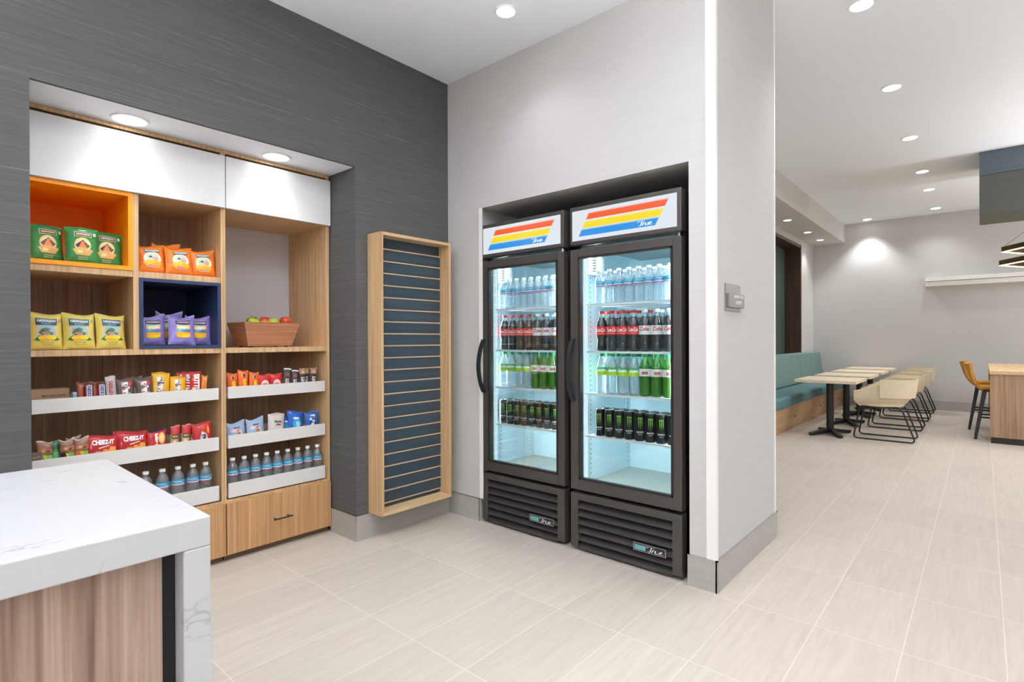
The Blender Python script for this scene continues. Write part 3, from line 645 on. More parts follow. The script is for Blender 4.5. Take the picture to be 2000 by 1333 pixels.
for s in 'lr':
    S = side[s]; X0 = 2.705
    for i, y in enumerate(Y[s, 'w']):
        put('cw', lambda l, p, r, g: water_bottle(l, p, r, True, g), '%s water bottle from the left, front row, top shelf of the %s cooler' % (ORD[i], S), (X0, y, 1.4252), 'water bottles on the top shelf of the %s cooler' % S)
    for i, y in enumerate(Y[s, 'w']):
        put('cw', None, '%s water bottle from the left, second row, top shelf of the %s cooler' % (ORD[i], S), (X0 + .075, y + .004, 1.4252), 'water bottles on the top shelf of the %s cooler' % S)
    for i, y in enumerate(Y[s, 'k']):
        k = 'cola' if i < 4 else 'diet'
        nm = 'red-labelled cola bottle' if k == 'cola' else 'white-capped diet cola bottle'
        put(k, lambda l, p, r, g, k=k: soda(k, l, p, r, g), '%s %s from the left, front row of the %s cooler' % (ORD[i if i < 4 else i - 4], nm, S), (X0, y, 1.1522), '%ss in the %s cooler' % (nm, S))
    for i, y in enumerate(Y[s, 'k'][:5]):
        put('cola', None, '%s red-labelled cola bottle from the left, second row of the %s cooler' % (ORD[i], S), (X0 + .085, y + .012, 1.1522), 'red-labelled cola bottles in the %s cooler' % S)
    for i, y in enumerate(Y[s, 'k'][5:]):
        put('diet', None, '%s diet cola bottle from the left, second row of the %s cooler' % (ORD[i], S), (X0 + .085, y + .012, 1.1522), 'white-capped diet cola bottles in the %s cooler' % S)
    for row in (0, 1):
        for i, y in enumerate(Y[s, 's']):
            k = 'lime' if i < 4 else 'ginger'
            nm = 'clear lime soda bottle' if k == 'lime' else 'green soda bottle with white label'
            put(k, (lambda l, p, r, g, k=k: soda(k, l, p, r, g)), '%s %s from the left, %s row, %s cooler' % (ORD[i if i < 4 else i - 4], nm, ('front', 'second')[row], S), (X0 + .08 * row, y + .01 * row, .9072), '%ss in the %s cooler' % (nm, S))
    for row in (0, 1):
        for i, y in enumerate(Y[s, 'c']):
            put('can', can, '%s black energy drink can from the left, %s row of the %s cooler' % (ORD[i], ('front', 'second')[row], S), (X0 + .075 * row, y + .012 * row, .6602), 'energy drink cans in the %s cooler' % S)
# bottles on the cabinet trays
BR = math.radians(-20)
for i, x in enumerate((.700, .772, .843, .917, .989, 1.060, 1.123)):
    lab = '%s water bottle from the left on the lowest tray of the left cabinet' % ORD[i]
    loc = (x, 3.21, .3592)
    if 'w' not in protos: protos['w'] = water_bottle(lab, loc, BR, False, 'water bottles on the left lowest tray')
    else: dup(protos['w'], lab, loc, BR + random.uniform(-.3, .3), 'water bottles on the left lowest tray')
for i in range(9):
    dup(protos['w'], '%s water bottle from the left on the lowest tray under the fruit basket bay' % ORD[i], (1.262 + i * .0645, 3.205, .3592), BR + random.uniform(-.3, .3), 'water bottles on the right lowest tray')

# ------------------------------------------------------------------ snack packs
def pack(name, label, cat, w, h, d, col, prints, texts, seed=0, pinch=.06, lean=-8, crinkle=1.0, group=None, seal=None, rough=.32, mat=None, clear=False):
    """pillow pack standing on its lower seal; front faces -y; prints in u,v = -1..1"""
    rnd = random.Random(seed); ph = [rnd.uniform(0, 6.28) for _ in range(6)]; skew = rnd.uniform(-.02, .02)
    def surf(u, v, side=-1, off=0.0):
        uu = max(-1, min(1, u)); vv = max(-1, min(1, v))
        pr = max(0, 1 - abs(uu) ** 2.6) ** .7 * max(0, 1 - abs(vv) ** 3.2) ** .65
        wr = .16 * crinkle * (math.sin(5 * uu + 3 * vv + ph[0]) * .5 + math.sin(9 * vv - 4 * uu + ph[1]) * .35 + math.sin(13 * uu + ph[2]) * .25 * abs(vv)) * (pr ** .4 if pr > 0 else 0)
        y = side * (d / 2 * max(0, pr + wr * .6) + .0008 + off)
        x = u * w / 2 * (1 - pinch * (1 - vv * vv)) + skew * h * vv * .5
        zz = (v + 1) / 2 * h + (.005 * math.sin(2.5 * u + ph[3]) + .004 * abs(u) ** 3) * crinkle * (max(0, vv) ** 2)
        return (x, y, zz)
    t = thing(name, label, cat, (0, 0, 0), 0, group)
    b = MB(); nu, nv = 18, 22
    b.grid(lambda a, c: surf(a * 2 - 1, c * 2 - 1, -1), nu, nv); b.grid(lambda a, c: surf(a * 2 - 1, c * 2 - 1, 1), nu, nv, flip=True)
    wm = mat or M(col, .27, coat=.45, name='wrapper')
    b.build('wrapper', wm, t, smooth=70, recalc=True)
    sc = seal or tuple(min(255, int(c * .85 + 30)) for c in col)
    for c0, c1 in ((.90, .10), (-1, .08)):
        MB().grid(lambda a, c: surf((a * 2 - 1) * .995, c0 + c * c1, -1, .0006 + .0003 * math.sin(a * 60)), 40, 2, 0).build('seal_strip', M(sc, rough, coat=.2, name='wrapper'), t, smooth=70, recalc=False)
    if prints:
        mats = []; p = MB()
        for k, q in enumerate(prints):
            c = q[-1]; mm = M(c, .4, name='print')
            if mm not in mats: mats.append(mm)
            mi = mats.index(mm); off = .0010 + .00035 * k
            if q[0] == 'r':      # rect u0,v0,u1,v1,(skew)
                _, u0, v0, u1, v1, _c = q
                p.grid(lambda a, c2: surf(u0 + (u1 - u0) * a, v0 + (v1 - v0) * c2, -1, off), 10, 8, mi)
            elif q[0] == 'e':    # ellipse cu,cv,ru,rv
                _, cu, cv, ru, rv, _c = q; vs = [surf(cu, cv, -1, off)]; fs = []
                for j in range(1, 4):
                    for i in range(20):
                        a = 2 * PI * i / 20; vs.append(surf(cu + ru * j / 3 * math.cos(a), cv + rv * j / 3 * math.sin(a), -1, off))
                for i in range(20):
                    k2 = (i + 1) % 20; fs.append((0, 1 + i, 1 + k2))
                    for j in range(2): fs.append((1 + j * 20 + i, 1 + (j + 1) * 20 + i, 1 + (j + 1) * 20 + k2, 1 + j * 20 + k2))
                p.add(vs, fs, mi)
            elif q[0] == 'p':    # polygon fan
                P = q[1]; cu = sum(a for a, _ in P) / len(P); cv = sum(b2 for _, b2 in P) / len(P); vs = [surf(cu, cv, -1, off)]; fs = []; n = len(P)
                for a, b2 in P: vs.append(surf((a + cu) / 2, (b2 + cv) / 2, -1, off))
                for a, b2 in P: vs.append(surf(a, b2, -1, off))
                for i in range(n):
                    k2 = (i + 1) % n; fs += [(0, 1 + i, 1 + k2), (1 + i, 1 + n + i, 1 + n + k2, 1 + k2)]
                p.add(vs, fs, mi)
        p.build('printed_front', mats, t, recalc=False, smooth=70)
    if texts:
        mats = []; p = MB()
        for q in texts:
            s_, cu, cv, wu, hv, c, rot = q[:7]; bold = q[7] if len(q) > 7 else .03; sh = q[8] if len(q) > 8 else 0
            mm = M(c, .4, name='print')
            if mm not in mats: mats.append(mm)
            vs, fs = text2d(s_, bold, sh); out = []
            for a, b2 in vs:
                a -= .5; b2 -= .5
                if rot == 0: u, v = cu + a * wu, cv + b2 * hv
                elif rot == 90: u, v = cu - b2 * wu, cv + a * hv       # reads upwards
                else: u, v = cu + b2 * wu, cv - a * hv                  # reads downwards
                out.append(surf(u, v, -1, .0010 + .00035 * len(prints) + .0009))
            p.add(out, fs, mats.index(mm))
        p.build('lettering', mats, t, recalc=False)
    t.rotation_euler = (math.radians(lean), 0, 0)
    return t
def place(t, x, y, z, rz=0.0, lean=None, roll=0.0):
    t.location = (x, y, z + .0012)
    t.rotation_euler = (t.rotation_euler[0] if lean is None else math.radians(lean), math.radians(roll), math.radians(rz))
    return t
def again(src, label, x, y, z, rz=0, lean=-8, roll=0):
    d = dup(src, label, (x, y, z + .0012), (math.radians(lean), math.radians(roll), math.radians(rz))); return d

def scenery(sky, hill, fire, low):
    return [('e', 0, -.02, .52, .40, (236, 214, 90)), ('e', 0, -.04, .46, .34, sky), ('p', [(-.46, -.05), (-.2, .12), (0, .26), (.2, .1), (.46, -.06), (.3, -.22), (-.3, -.22)], hill),
            ('p', [(-.10, .12), (.06, .2), (.12, .0), (.28, -.25), (-.3, -.25)], fire), ('p', [(-.62, -.30), (-.3, -.18), (.3, -.2), (.66, -.32), (.4, -.62), (-.4, -.6)], low),
            ('e', -.18, -.42, .18, .09, (238, 214, 150)), ('e', .2, -.48, .22, .09, (226, 170, 104))]
# green chip bags in the orange cubby
gz = 1.5855
g1 = pack('chip_bag', 'left green kettle chip bag with volcano picture in the orange cubby', 'snack bag', .128, .168, .052, (36, 142, 70),
          scenery((226, 214, 190), (70, 48, 60), (240, 130, 40), (214, 176, 96)) + [('r', -.50, .42, .56, .70, (228, 214, 150)), ('r', -.46, .45, .52, .67, (52, 40, 36)), ('r', .66, .52, .84, .70, (206, 226, 210))],
          [('HAWAIIAN', .03, .56, .84, .13, (240, 232, 210), 0), ('KETTLE STYLE', 0, -.72, .56, .05, (236, 230, 190), 0, .01), ('POTATO CHIPS', 0, -.82, .52, .05, (236, 230, 190), 0, .01)], 1, group='green chip bags in the orange cubby')
place(g1, .468, 3.235, gz, 8, -9)
again(g1, 'middle green chip bag standing forward in the orange cubby', .588, 3.195, gz, 0, -7)
again(g1, 'right green chip bag partly behind its neighbour in the orange cubby', .690, 3.245, gz, -4, -9, 2)
# yellow bags
y1_ = pack('chip_bag', 'left yellow lemon-coloured chip bag at the cabinet edge on the second row', 'snack bag', .122, .167, .050, (238, 216, 104),
           [('r', -.62, -.30, .60, .28, (222, 196, 172)), ('e', 0, .04, .50, .30, (150, 196, 214)), ('p', [(-.5, -.1), (-.3, .12), (-.05, .2), (.2, .12), (.5, -.1), (.3, -.25), (-.3, -.25)], (64, 110, 66)), ('e', -.05, -.12, .30, .08, (196, 120, 80)),
            ('p', [(-.78, -.48), (-.45, -.22), (-.2, -.4), (-.5, -.55)], (50, 128, 70)), ('p', [(.78, -.48), (.45, -.22), (.2, -.4), (.5, -.55)], (50, 128, 70)), ('e', -.24, -.38, .30, .13, (248, 196, 30)), ('e', .28, -.36, .30, .13, (250, 216, 40)), ('r', -.64, .34, .64, .70, (34, 92, 122)), ('r', .74, .52, .90, .66, (178, 166, 168))],
           [('HAWAIIAN', 0, .56, 1.1, .16, (236, 240, 232), 0), ('KETTLE STYLE', 0, .39, .6, .06, (226, 232, 224), 0, .01), ('POTATO CHIPS', 0, -.64, .74, .06, (120, 108, 60), 0, .01), ('SWEET ONION', 0, -.75, .56, .05, (140, 120, 60), 0, .01)], 3, group='yellow chip bags on the second row')
place(y1_, .460, 3.215, 1.1795, 0, -7)
again(y1_, 'middle yellow chip bag between two others on the second row', .577, 3.205, 1.1795, -2, -7)
again(y1_, 'right yellow chip bag beside the oak divider on the second row', .700, 3.205, 1.1795, 3, -9, 1)
# orange bags
o1 = pack('chip_bag', 'left orange chip bag against the oak divider on the top shelf', 'snack bag', .134, .146, .055, (248, 128, 24),
          [('e', 0, -.02, .62, .48, (244, 232, 206)), ('e', 0, .1, .46, .28, (206, 214, 196)), ('p', [(-.3, .04), (-.12, .2), (.06, .04)], (70, 84, 92)), ('e', .24, -.02, .2, .14, (206, 150, 140)), ('p', [(-.66, -.3), (-.3, -.14), (.3, -.16), (.66, -.32), (.44, -.62), (-.44, -.6)], (250, 184, 26)), ('r', -.36, -.66, .40, -.48, (242, 196, 170)), ('r', -.52, .44, .52, .66, (40, 84, 92))],
          [('HAWAIIAN', 0, .55, .92, .14, (228, 236, 232), 0), ('MAUI ONION', .02, -.57, .62, .09, (150, 60, 30), 0, .01)], 5, crinkle=1.6, group='orange chip bags on the top shelf')
place(o1, .876, 3.215, 1.5655, 0, -12)
again(o1, 'orange chip bag in the middle of the front row on the top shelf', .996, 3.195, 1.5655, 3, -12, 2)
again(o1, 'right orange chip bag standing alone by the right panel of the top shelf', 1.116, 3.215, 1.5655, -3, -7)
t_ = again(o1, 'rear orange chip bag peeking over the two left ones', .962, 3.285, 1.5655, 0, -3, 1); t_.scale = (1, 1, 1.13)
# purple bags
p1 = pack('chip_bag', 'left purple chip bag with dark nameplate in the navy cubby', 'snack bag', .130, .152, .052, (150, 134, 208),
          [('r', -.55, .40, .55, .68, (40, 34, 52)), ('r', -.5, .06, .54, .34, (214, 204, 150)), ('e', 0, .14, .42, .13, (230, 222, 182)), ('e', -.2, -.02, .34, .08, (86, 180, 170)), ('e', .16, -.1, .40, .09, (40, 140, 186)), ('r', -.5, -.48, .56, -.18, (250, 176, 24)), ('e', 0, -.46, .5, .12, (244, 196, 30)), ('e', .3, .02, .2, .06, (214, 110, 140))],
          [('HAWAIIAN', 0, .54, .94, .14, (214, 206, 226), 0)], 9, crinkle=1.8, seal=(176, 164, 216), group='purple chip bags in the navy cubby')
pz_ = 1.1970
place(p1, .880, 3.235, pz_, 4, -7)
again(p1, 'front purple chip bag leaning forward in the middle of the navy cubby', 1.006, 3.190, pz_, 0, -14, 2)
again(p1, 'right purple chip bag in the navy cubby', 1.104, 3.250, pz_, -4, -8, 2)
t_ = again(p1, 'rear purple chip bag with only its crimped top showing in the navy cubby', .968, 3.300, pz_, 0, -3, 4); t_.scale = (1, 1, 1.12)

# ---- candy tray (left cabinet, top tray)
zA = .9115
bx = thing('cardboard_box', 'small tan cardboard carton lying at the left end of the candy tray', 'box', (.488, 3.33, zA))
MB().box(-.075, .065, -.05, .05, 0, .085).build('carton', m_cardboard, bx, bevel=.001)
vs, fs = text2d('MILK CHOCOLATE', .02); MB().add([(-.035 + a * .085, -.0506, .048 + b * .010) for a, b in vs], fs).build('lettering', M((60, 44, 36), .6), bx, recalc=False)
MB().box(-.075, .065, -.012, .012, .085, .0856).build('packing_tape', M((196, 170, 140), .4), bx)
gum = thing('gum_pack', 'thin pale blue gum pack beside the cardboard carton', 'gum', (.556, 3.20, zA))
MB().box(-.007, .007, -.02, .02, 0, .070).build('wrapper', M((186, 206, 222), .4), gum, bevel=.001); MB().box(-.0072, .0072, -.0205, .0205, .045, .062).build('printed_band', M((120, 168, 206), .4), gum)
def bar(label, col, w=.034, h=.112, prints=(), texts=(), seed=1, group=None, d=.022):
    return pack('candy_bar', label, 'candy bar', w, h, d, col, list(prints), list(texts), seed, pinch=.02, group=group, crinkle=.7)
sn = bar('chocolate bar with blue lettering on white, leftmost front bar of the candy tray', (96, 50, 40), prints=[('r', -.62, -.92, .62, .72, (222, 214, 224)), ('r', -.9, -.92, -.66, .8, (196, 60, 60))], texts=[('SNICKERS', .0, .0, .85, 1.35, (40, 52, 132), 90, .04)], group='brown candy bars')
place(sn, .611, 3.185, zA, -4, -10)
again(sn, 'second blue-lettered chocolate bar from the left on the candy tray', .660, 3.185, zA, -2, -10)
sn2 = bar('rust-brown bar tucked behind the leftmost blue-lettered bar', (142, 66, 42), prints=[('r', -.6, -.5, .6, .6, (170, 90, 60))], seed=3)
place(sn2, .585, 3.215, zA, -4, -8)
again(sn2, 'rust-brown bar tucked behind the second blue-lettered bar', .637, 3.215, zA, 0, -8)
ms = bar('tall silver-white bar with red lettering standing above its neighbours', (206, 202, 204), .042, .136, prints=[('r', .66, -.95, .92, .8, (170, 176, 182))], texts=[('MUSKETEERS', 0, -.12, .80, 1.55, (186, 44, 52), 90, .03)], seed=4)
place(ms, .700, 3.190, zA, -6, -8, -3)
def candy(label, col, w, h, seed, ov, tc, group):
    return pack('candy_bag', label, 'candy bag', w, h, .026, col, [('e', .38, .52, .28, .16, ov)] if ov else [], [("m&m's", .0, .10, .95, 1.15, (250, 246, 240), -90, .10), ("m&m's", .0, .10, .88, 1.10, tc, -90, .03)], seed, pinch=.04, group=group, crinkle=1.1)
mb1 = candy('brown candy bag with white-edged lettering, left of its twin', (92, 66, 58), .078, .122, 5, (206, 40, 50), (92, 62, 56), 'brown candy bags')
place(mb1, .757, 3.190, zA, 0, -10)
again(mb1, 'right brown candy bag next to the yellow candy bags', .837, 3.190, zA, 2, -10)
again(mb1, 'rear brown candy bag glimpsed between the two front brown ones', .800, 3.225, zA, -3, -7)
my1 = candy('left taller yellow candy bag on the candy tray', (244, 182, 8), .082, .142, 6, None, (78, 50, 44), 'yellow candy bags')
place(my1, .906, 3.205, zA, -4, -9, 4)
t_ = again(my1, 'right shorter yellow candy bag on the candy tray', .984, 3.195, zA, -4, -14, 5); t_.scale = (.92, 1, .84)
sk = bar('front red candy bag with white vertical lettering on the candy tray', (200, 32, 40), .052, .140, prints=[('e', .5, .74, .3, .07, (90, 170, 80)), ('e', -.5, -.3, .25, .1, (240, 190, 50)), ('e', -.5, .4, .25, .1, (230, 80, 60))], texts=[('SKITTLES', .12, .0, 1.1, 1.6, (250, 250, 250), -90, .05)], seed=7, group='red candy bags', d=.024)
place(sk, 1.066, 3.190, zA, -6, -10, 4)
again(sk, 'middle red candy bag stacked behind the front one', 1.040, 3.222, zA, -4, -9, 4)
again(sk, 'rearmost red candy bag of the three', 1.018, 3.252, zA, -4, -8, 4)
pd = bar('slim orange candy bar at the right end of the candy tray', (238, 150, 50), .030, .118, prints=[('r', -.6, -.8, .6, .8, (244, 166, 66))], texts=[('PAYDAY', 0, 0, .85, 1.3, (150, 70, 40), 90, .03)], seed=8)
place(pd, 1.108, 3.195, zA, -10, -10, 5)

# ---- cracker tray (left cabinet, middle tray)
zB = .6345
bx2 = thing('carton', 'dim brown printed carton at the left end of the cracker tray', 'box', (.413, 3.25, zB))
MB().box(-.010, .026, -.06, .06, 0, .086).build('carton', M((112, 90, 78), .7), bx2, bevel=.001)
vs, fs = text2d('NUTS'); MB().add([(-.006 + a * .028, -.0606, .058 + b * .012) for a, b in vs], fs).build('lettering', M((196, 186, 176), .6), bx2, recalc=False)
def nutpack(label, c1, c2, seed, group='nut mix pouches'):
    return pack('snack_pouch', label, 'snack pouch', .058, .128, .026, (150, 106, 84), [('r', -.9, -.95, .1, .10, c1), ('r', -.1, -.95, .9, .02, c2), ('p', [(-.3, .1), (.1, -.1), (.3, -.9), (-.05, -.9)], (232, 206, 80)), ('r', -.9, .2, .9, .5, (176, 112, 74)), ('e', -.3, .36, .25, .1, (206, 160, 110)), ('e', .35, .30, .25, .1, (120, 60, 44))], [('TRAIL MIX', 0, -.4, 1.2, .12, (250, 248, 236), 0, .02)], seed, group=group, seal=(216, 200, 184), crinkle=1.3)
n1 = nutpack('leftmost trail mix pouch with lime lower half on the cracker tray', (120, 172, 70), (150, 196, 90), 11); place(n1, .452, 3.195, zB, 0, -8)
n2 = pack('snack_pouch', 'bright green pouch between two trail mix pouches', 'snack pouch', .036, .122, .024, (70, 156, 88), [('r', -.7, -.9, .7, .2, (104, 190, 116)), ('r', -.7, .4, .7, .7, (20, 96, 54))], [], 12, group='nut mix pouches'); place(n2, .491, 3.215, zB, 0, -8)
n3 = nutpack('dark trail mix pouch with white oval beside the bright green pouch', (44, 40, 44), (130, 184, 84), 13); place(n3, .530, 3.190, zB, 0, -9)
n4 = nutpack('orange-striped trail mix pouch beside the red cracker bags', (222, 110, 40), (140, 196, 60), 14); place(n4, .583, 3.190, zB, 0, -8)
again(n4, 'rear trail mix pouch with its pale top edge above the others', .560, 3.235, zB, 0, -5)
cz = pack('cracker_bag', 'left red cheese cracker bag with big white lettering', 'cracker bag', .134, .128, .036, (196, 26, 34), [('p', [(-.25, -.5), (.05, -.02), (.5, -.08), (.55, -.5)], (238, 160, 50)), ('p', [(.30, -.4), (.46, .10), (.82, .06), (.82, -.4)], (246, 178, 60)), ('p', [(-.56, -.4), (-.44, -.10), (-.12, -.14), (-.05, -.4)], (232, 146, 44)), ('p', [(-.26, .04), (.42, .19), (.42, .25), (-.26, .12)], (250, 240, 230))],
          [('CHEEZ-IT', .04, .50, 1.36, .36, (252, 250, 246), 0, .06)], 21, crinkle=1.2, group='red cheese cracker bags')
place(cz, .662, 3.190, zB, -1, -8, -1)
again(cz, 'right red cheese cracker bag beside the round cracker pack', .790, 3.200, zB, 2, -8, -2)
again(cz, 'rear red cheese cracker bag showing only a pale top edge', .780, 3.240, zB, 0, -3)
rz_ = pack('cracker_bag', 'red cracker pack with round golden cracker picture and vertical lettering', 'cracker bag', .088, .122, .034, (196, 30, 36), [('e', .42, .32, .40, .46, (240, 178, 96)), ('e', .42, .32, .26, .30, (250, 214, 150)), ('r', -.36, -.30, .0, -.10, (236, 214, 60))], [('bits', -.16, .36, .34, .80, (250, 248, 244), -90, .06)], 22, seal=(50, 40, 110))
place(rz_, .893, 3.195, zB, 0, -9)
pn = pack('snack_pouch', 'left slim nut pouch with red top and gold nameplate', 'snack pouch', .042, .136, .024, (214, 180, 128), [('r', -.98, .34, .98, .95, (196, 44, 50)), ('r', -.8, .0, .8, .34, (64, 54, 40)), ('e', -.1, -.4, .5, .3, (240, 220, 170)), ('e', .3, -.6, .4, .2, (226, 196, 140))], [('NUTS', 0, .17, 1.2, .16, (226, 208, 110), 0, .04)], 23, group='slim nut pouches')
place(pn, .966, 3.195, zB, -6, -10, 5); again(pn, 'right slim nut pouch with red top beside its twin', 1.018, 3.200, zB, -6, -10, 6)
rs = pack('candy_bag', 'front square red fruit candy bag at the right end of the cracker tray', 'candy bag', .096, .138, .034, (204, 26, 32), [('e', -.3, .66, .14, .08, (240, 90, 60)), ('e', .1, .62, .16, .09, (220, 60, 50)), ('e', .6, .4, .12, .3, (244, 170, 40)), ('e', .55, .72, .14, .08, (230, 80, 50)), ('p', [(-.35, -.2), (-.1, .34), (.4, .1), (.5, -.5), (-.05, -.75)], (226, 222, 224)), ('e', .1, -.1, .2, .2, (70, 50, 80))], [('CHEWY', .08, .02, .6, .14, (60, 40, 60), 0, .04)], 24, group='red fruit candy bags')
place(rs, 1.106, 3.190, zB, -3, -9, -2); t_ = again(rs, 'rear red fruit candy bag, darker and lower behind the front one', 1.068, 3.230, zB, 4, -14); t_.scale = (.9, 1, .85)

# ---- right cabinet, top tray
rp = pack('candy_bar', 'tallest orange peanut-butter cup pack on the right candy tray', 'candy bar', .060, .136, .024, (244, 104, 18), [('p', [(-.4, .5), (-.1, .86), (.35, .8), (.3, .4), (-.1, .3)], (206, 150, 100)), ('e', .08, .56, .2, .18, (70, 36, 26))], [("REESE'S", .18, -.28, .62, 1.05, (250, 216, 30), 90, .07)], 31, group='orange peanut-butter cup packs', crinkle=.6)
place(rp, 1.318, 3.200, zA, -5, -9, 4)
t_ = again(rp, 'leftmost orange peanut-butter cup pack at the tray corner', 1.256, 3.190, zA, -5, -9, 3); t_.scale = (.95, 1, .9)
t_ = again(rp, 'right orange peanut-butter cup pack next to the red wafer packs', 1.378, 3.195, zA, -5, -9, 4); t_.scale = (.92, 1, .9)
t_ = again(rp, 'rear orange peanut-butter cup pack between the first two', 1.284, 3.235, zA, -5, -8, 4); t_.scale = (.9, 1, .86)
kk = pack('candy_bar', 'left red wafer bar pack with white oval', 'candy bar', .074, .108, .024, (214, 34, 30), [('e', 0, -.14, .62, .48, (240, 226, 214)), ('e', .02, -.18, .44, .30, (206, 198, 196))], [('Kit Kat', .0, -.16, .8, .26, (206, 40, 36), 0, .06, .2)], 32, group='red wafer bar packs', crinkle=.6)
place(kk, 1.440, 3.190, zA, -3, -9, 2); again(kk, 'right red wafer bar pack beside the dark chocolate bars', 1.514, 3.195, zA, -3, -9, 1)
hs = pack('candy_bar', 'leftmost dark chocolate bar with silver top edge', 'candy bar', .046, .138, .018, (66, 42, 40), [('r', -.98, .86, .98, .99, (206, 204, 206)), ('r', -.6, .25, .6, .6, (110, 80, 72))], [("HERSHEY'S", .0, -.42, 1.1, .98, (206, 204, 208), 90, .06)], 33, group='dark chocolate bars', seal=(150, 146, 148), crinkle=.4)
place(hs, 1.574, 3.200, zA, -10, -9, 6)
t_ = again(hs, 'second dark chocolate bar from the left with silver edge', 1.625, 3.200, zA, -8, -9, 6); t_.scale = (.95, 1, .9)
ha = pack('candy_bar', 'middle dark chocolate bar with tan picture top', 'candy bar', .044, .132, .018, (58, 36, 34), [('r', -.98, .45, .98, .97, (150, 112, 84)), ('e', 0, .66, .5, .16, (196, 164, 120))], [("HERSHEY'S", .0, -.32, 1.1, 1.0, (214, 212, 214), 90, .06)], 34, group='dark chocolate bars', seal=(190, 176, 130), crinkle=.4)
place(ha, 1.676, 3.200, zA, -8, -9, 5); again(ha, 'dark chocolate bar behind and left of the last one', 1.712, 3.228, zA, -8, -9, 5); again(ha, 'rightmost dark chocolate bar with tan picture top', 1.748, 3.200, zA, -8, -9, 5)
# ---- right cabinet, middle tray
def cook(label, col, w, h, prints, texts, seed, group=None, **k):
    return pack('cookie_bag', label, 'cookie bag', w, h, .036, col, prints, texts, seed, group=group, crinkle=1.4, **k)
b1 = cook('leftmost pale blue cookie bag on the right middle tray', (166, 192, 226), .104, .120, [('e', -.4, .2, .3, .18, (226, 206, 214)), ('p', [(-.1, .4), (.5, .15), (.55, -.4), (.0, -.4)], (236, 214, 200)), ('e', .24, -.08, .28, .14, (196, 120, 70)), ('e', .1, .2, .16, .12, (228, 130, 110))], [('Famous', -.05, .50, .7, .16, (60, 60, 84), 0, .05, .3)], 41, 'pale blue cookie bags')
place(b1, 1.283, 3.195, zB, 2, -8, -1); t_ = again(b1, 'second pale blue cookie bag, taller, beside the white one', 1.393, 3.200, zB, 0, -8, -1); t_.scale = (1, 1, 1.06)
b2 = cook('off-white cookie bag with dark script between pale blue and bright blue bags', (226, 214, 206), .100, .142, [('p', [(.55, -.2), (.9, -.1), (.88, .6), (.7, .4)], (236, 196, 190))], [('Famous', .08, .34, .90, .20, (60, 60, 72), 0, .05, .3), ('Amos', .12, .10, .62, .18, (60, 60, 72), 0, .05, .3)], 42)
place(b2, 1.510, 3.200, zB, -3, -9, 4)
b3 = cook('bright blue cookie bag with cyan picture, second from the right', (14, 92, 196), .098, .144, [('e', .1, -.05, .6, .42, (40, 170, 226)), ('e', .2, -.1, .3, .22, (150, 220, 214)), ('p', [(.0, .1), (.2, .16), (.3, -.3), (.1, -.34)], (220, 230, 240)), ('e', .1, -.62, .3, .14, (30, 24, 26))], [('OREO', .0, .40, .80, .18, (245, 248, 252), 0, .07)], 43, 'bright blue cookie bags')
place(b3, 1.632, 3.200, zB, -3, -9, 3); t_ = again(b3, 'rear deep blue cookie bag edge beside the off-white bag', 1.598, 3.240, zB, -8, -6, 0); t_.scale = (.9, 1, .82)
b4 = cook('rightmost blue cookie bag speckled with white on the right middle tray', (20, 104, 190), .092, .130, [('e', -.3, .3, .2, .12, (220, 230, 244)), ('e', .1, .1, .22, .14, (190, 206, 230)), ('e', -.1, -.2, .26, .14, (220, 226, 240)), ('e', .36, -.1, .18, .16, (60, 60, 90)), ('e', -.36, -.05, .14, .12, (40, 40, 70)), ('e', .2, .46, .16, .1, (226, 110, 120)), ('e', .2, -.45, .3, .12, (200, 214, 236))], [('OREO', .0, .62, .7, .14, (245, 248, 252), 0, .06)], 44)
place(b4, 1.742, 3.200, zB, -4, -9, 2)

# ------------------------------------------------------------------ fruit basket
fb = thing('wooden_basket', 'tapered bamboo fruit basket in the tall right bay', 'basket', (1.53, 3.39, 1.1795))
def ring_(x0, x1, y0, y1, z): return [(x0, y0, z), (x1, y0, z), (x1, y1, z), (x0, y1, z)]
bo_, to_ = ring_(-.140, .130, -.095, .095, .006), ring_(-.175, .168, -.13, .13, .150)
bi_, ti_ = ring_(-.130, .120, -.085, .085, .016), ring_(-.165, .158, -.12, .12, .150)
b = MB(); b.add(bo_ + to_ + bi_ + ti_, [(0, 3, 2, 1), (0, 1, 5, 4), (1, 2, 6, 5), (2, 3, 7, 6), (3, 0, 4, 7), (8, 9, 10, 11), (8, 12, 13, 9), (9, 13, 14, 10), (10, 14, 15, 11), (11, 15, 12, 8), (4, 5, 13, 12), (5, 6, 14, 13), (6, 7, 15, 14), (7, 4, 12, 15)])
b.build('basket_body', m_basket, fb, bevel=.002)
MB().box(-.12, -.105, -.08, -.065, 0, .006).box(.095, .11, -.08, -.065, 0, .006).box(-.12, -.105, .065, .08, 0, .006).box(.095, .11, .065, .08, 0, .006).build('basket_foot', M((60, 44, 34), .6), fb)
def apple(label, loc, cols, rz, tilt=0):
    t = thing('apple', label, 'apple', loc, rz, 'apples in the bamboo basket'); t.rotation_euler = (tilt, tilt * .6, rz)
    pr = []
    for k in range(19):
        a = -PI / 2 + PI * k / 18; r = .037 * math.cos(a) * (1 + .05 * math.sin(a)); z = .033 * math.sin(a)
        if k > 14: z -= .010 * ((k - 14) / 4) ** 2
        if k < 3: z += .005 * ((3 - k) / 3) ** 2
        pr.append((max(r, .0012), z + .033))
    m = tex_mat('apple_skin', [(0.35, cols[0]), (0.55, cols[1]), (0.7, cols[2])], (14, 14, 9), rough=.3, detail=3)
    MB().lathe(pr, 22).build('apple_flesh', m, t, smooth=60)
    MB().tube([(0, 0, .050), (.002, 0, .062), (.006, .001, .071)], .0013, 6).build('stem', M((84, 62, 36), .6), t)
    return t
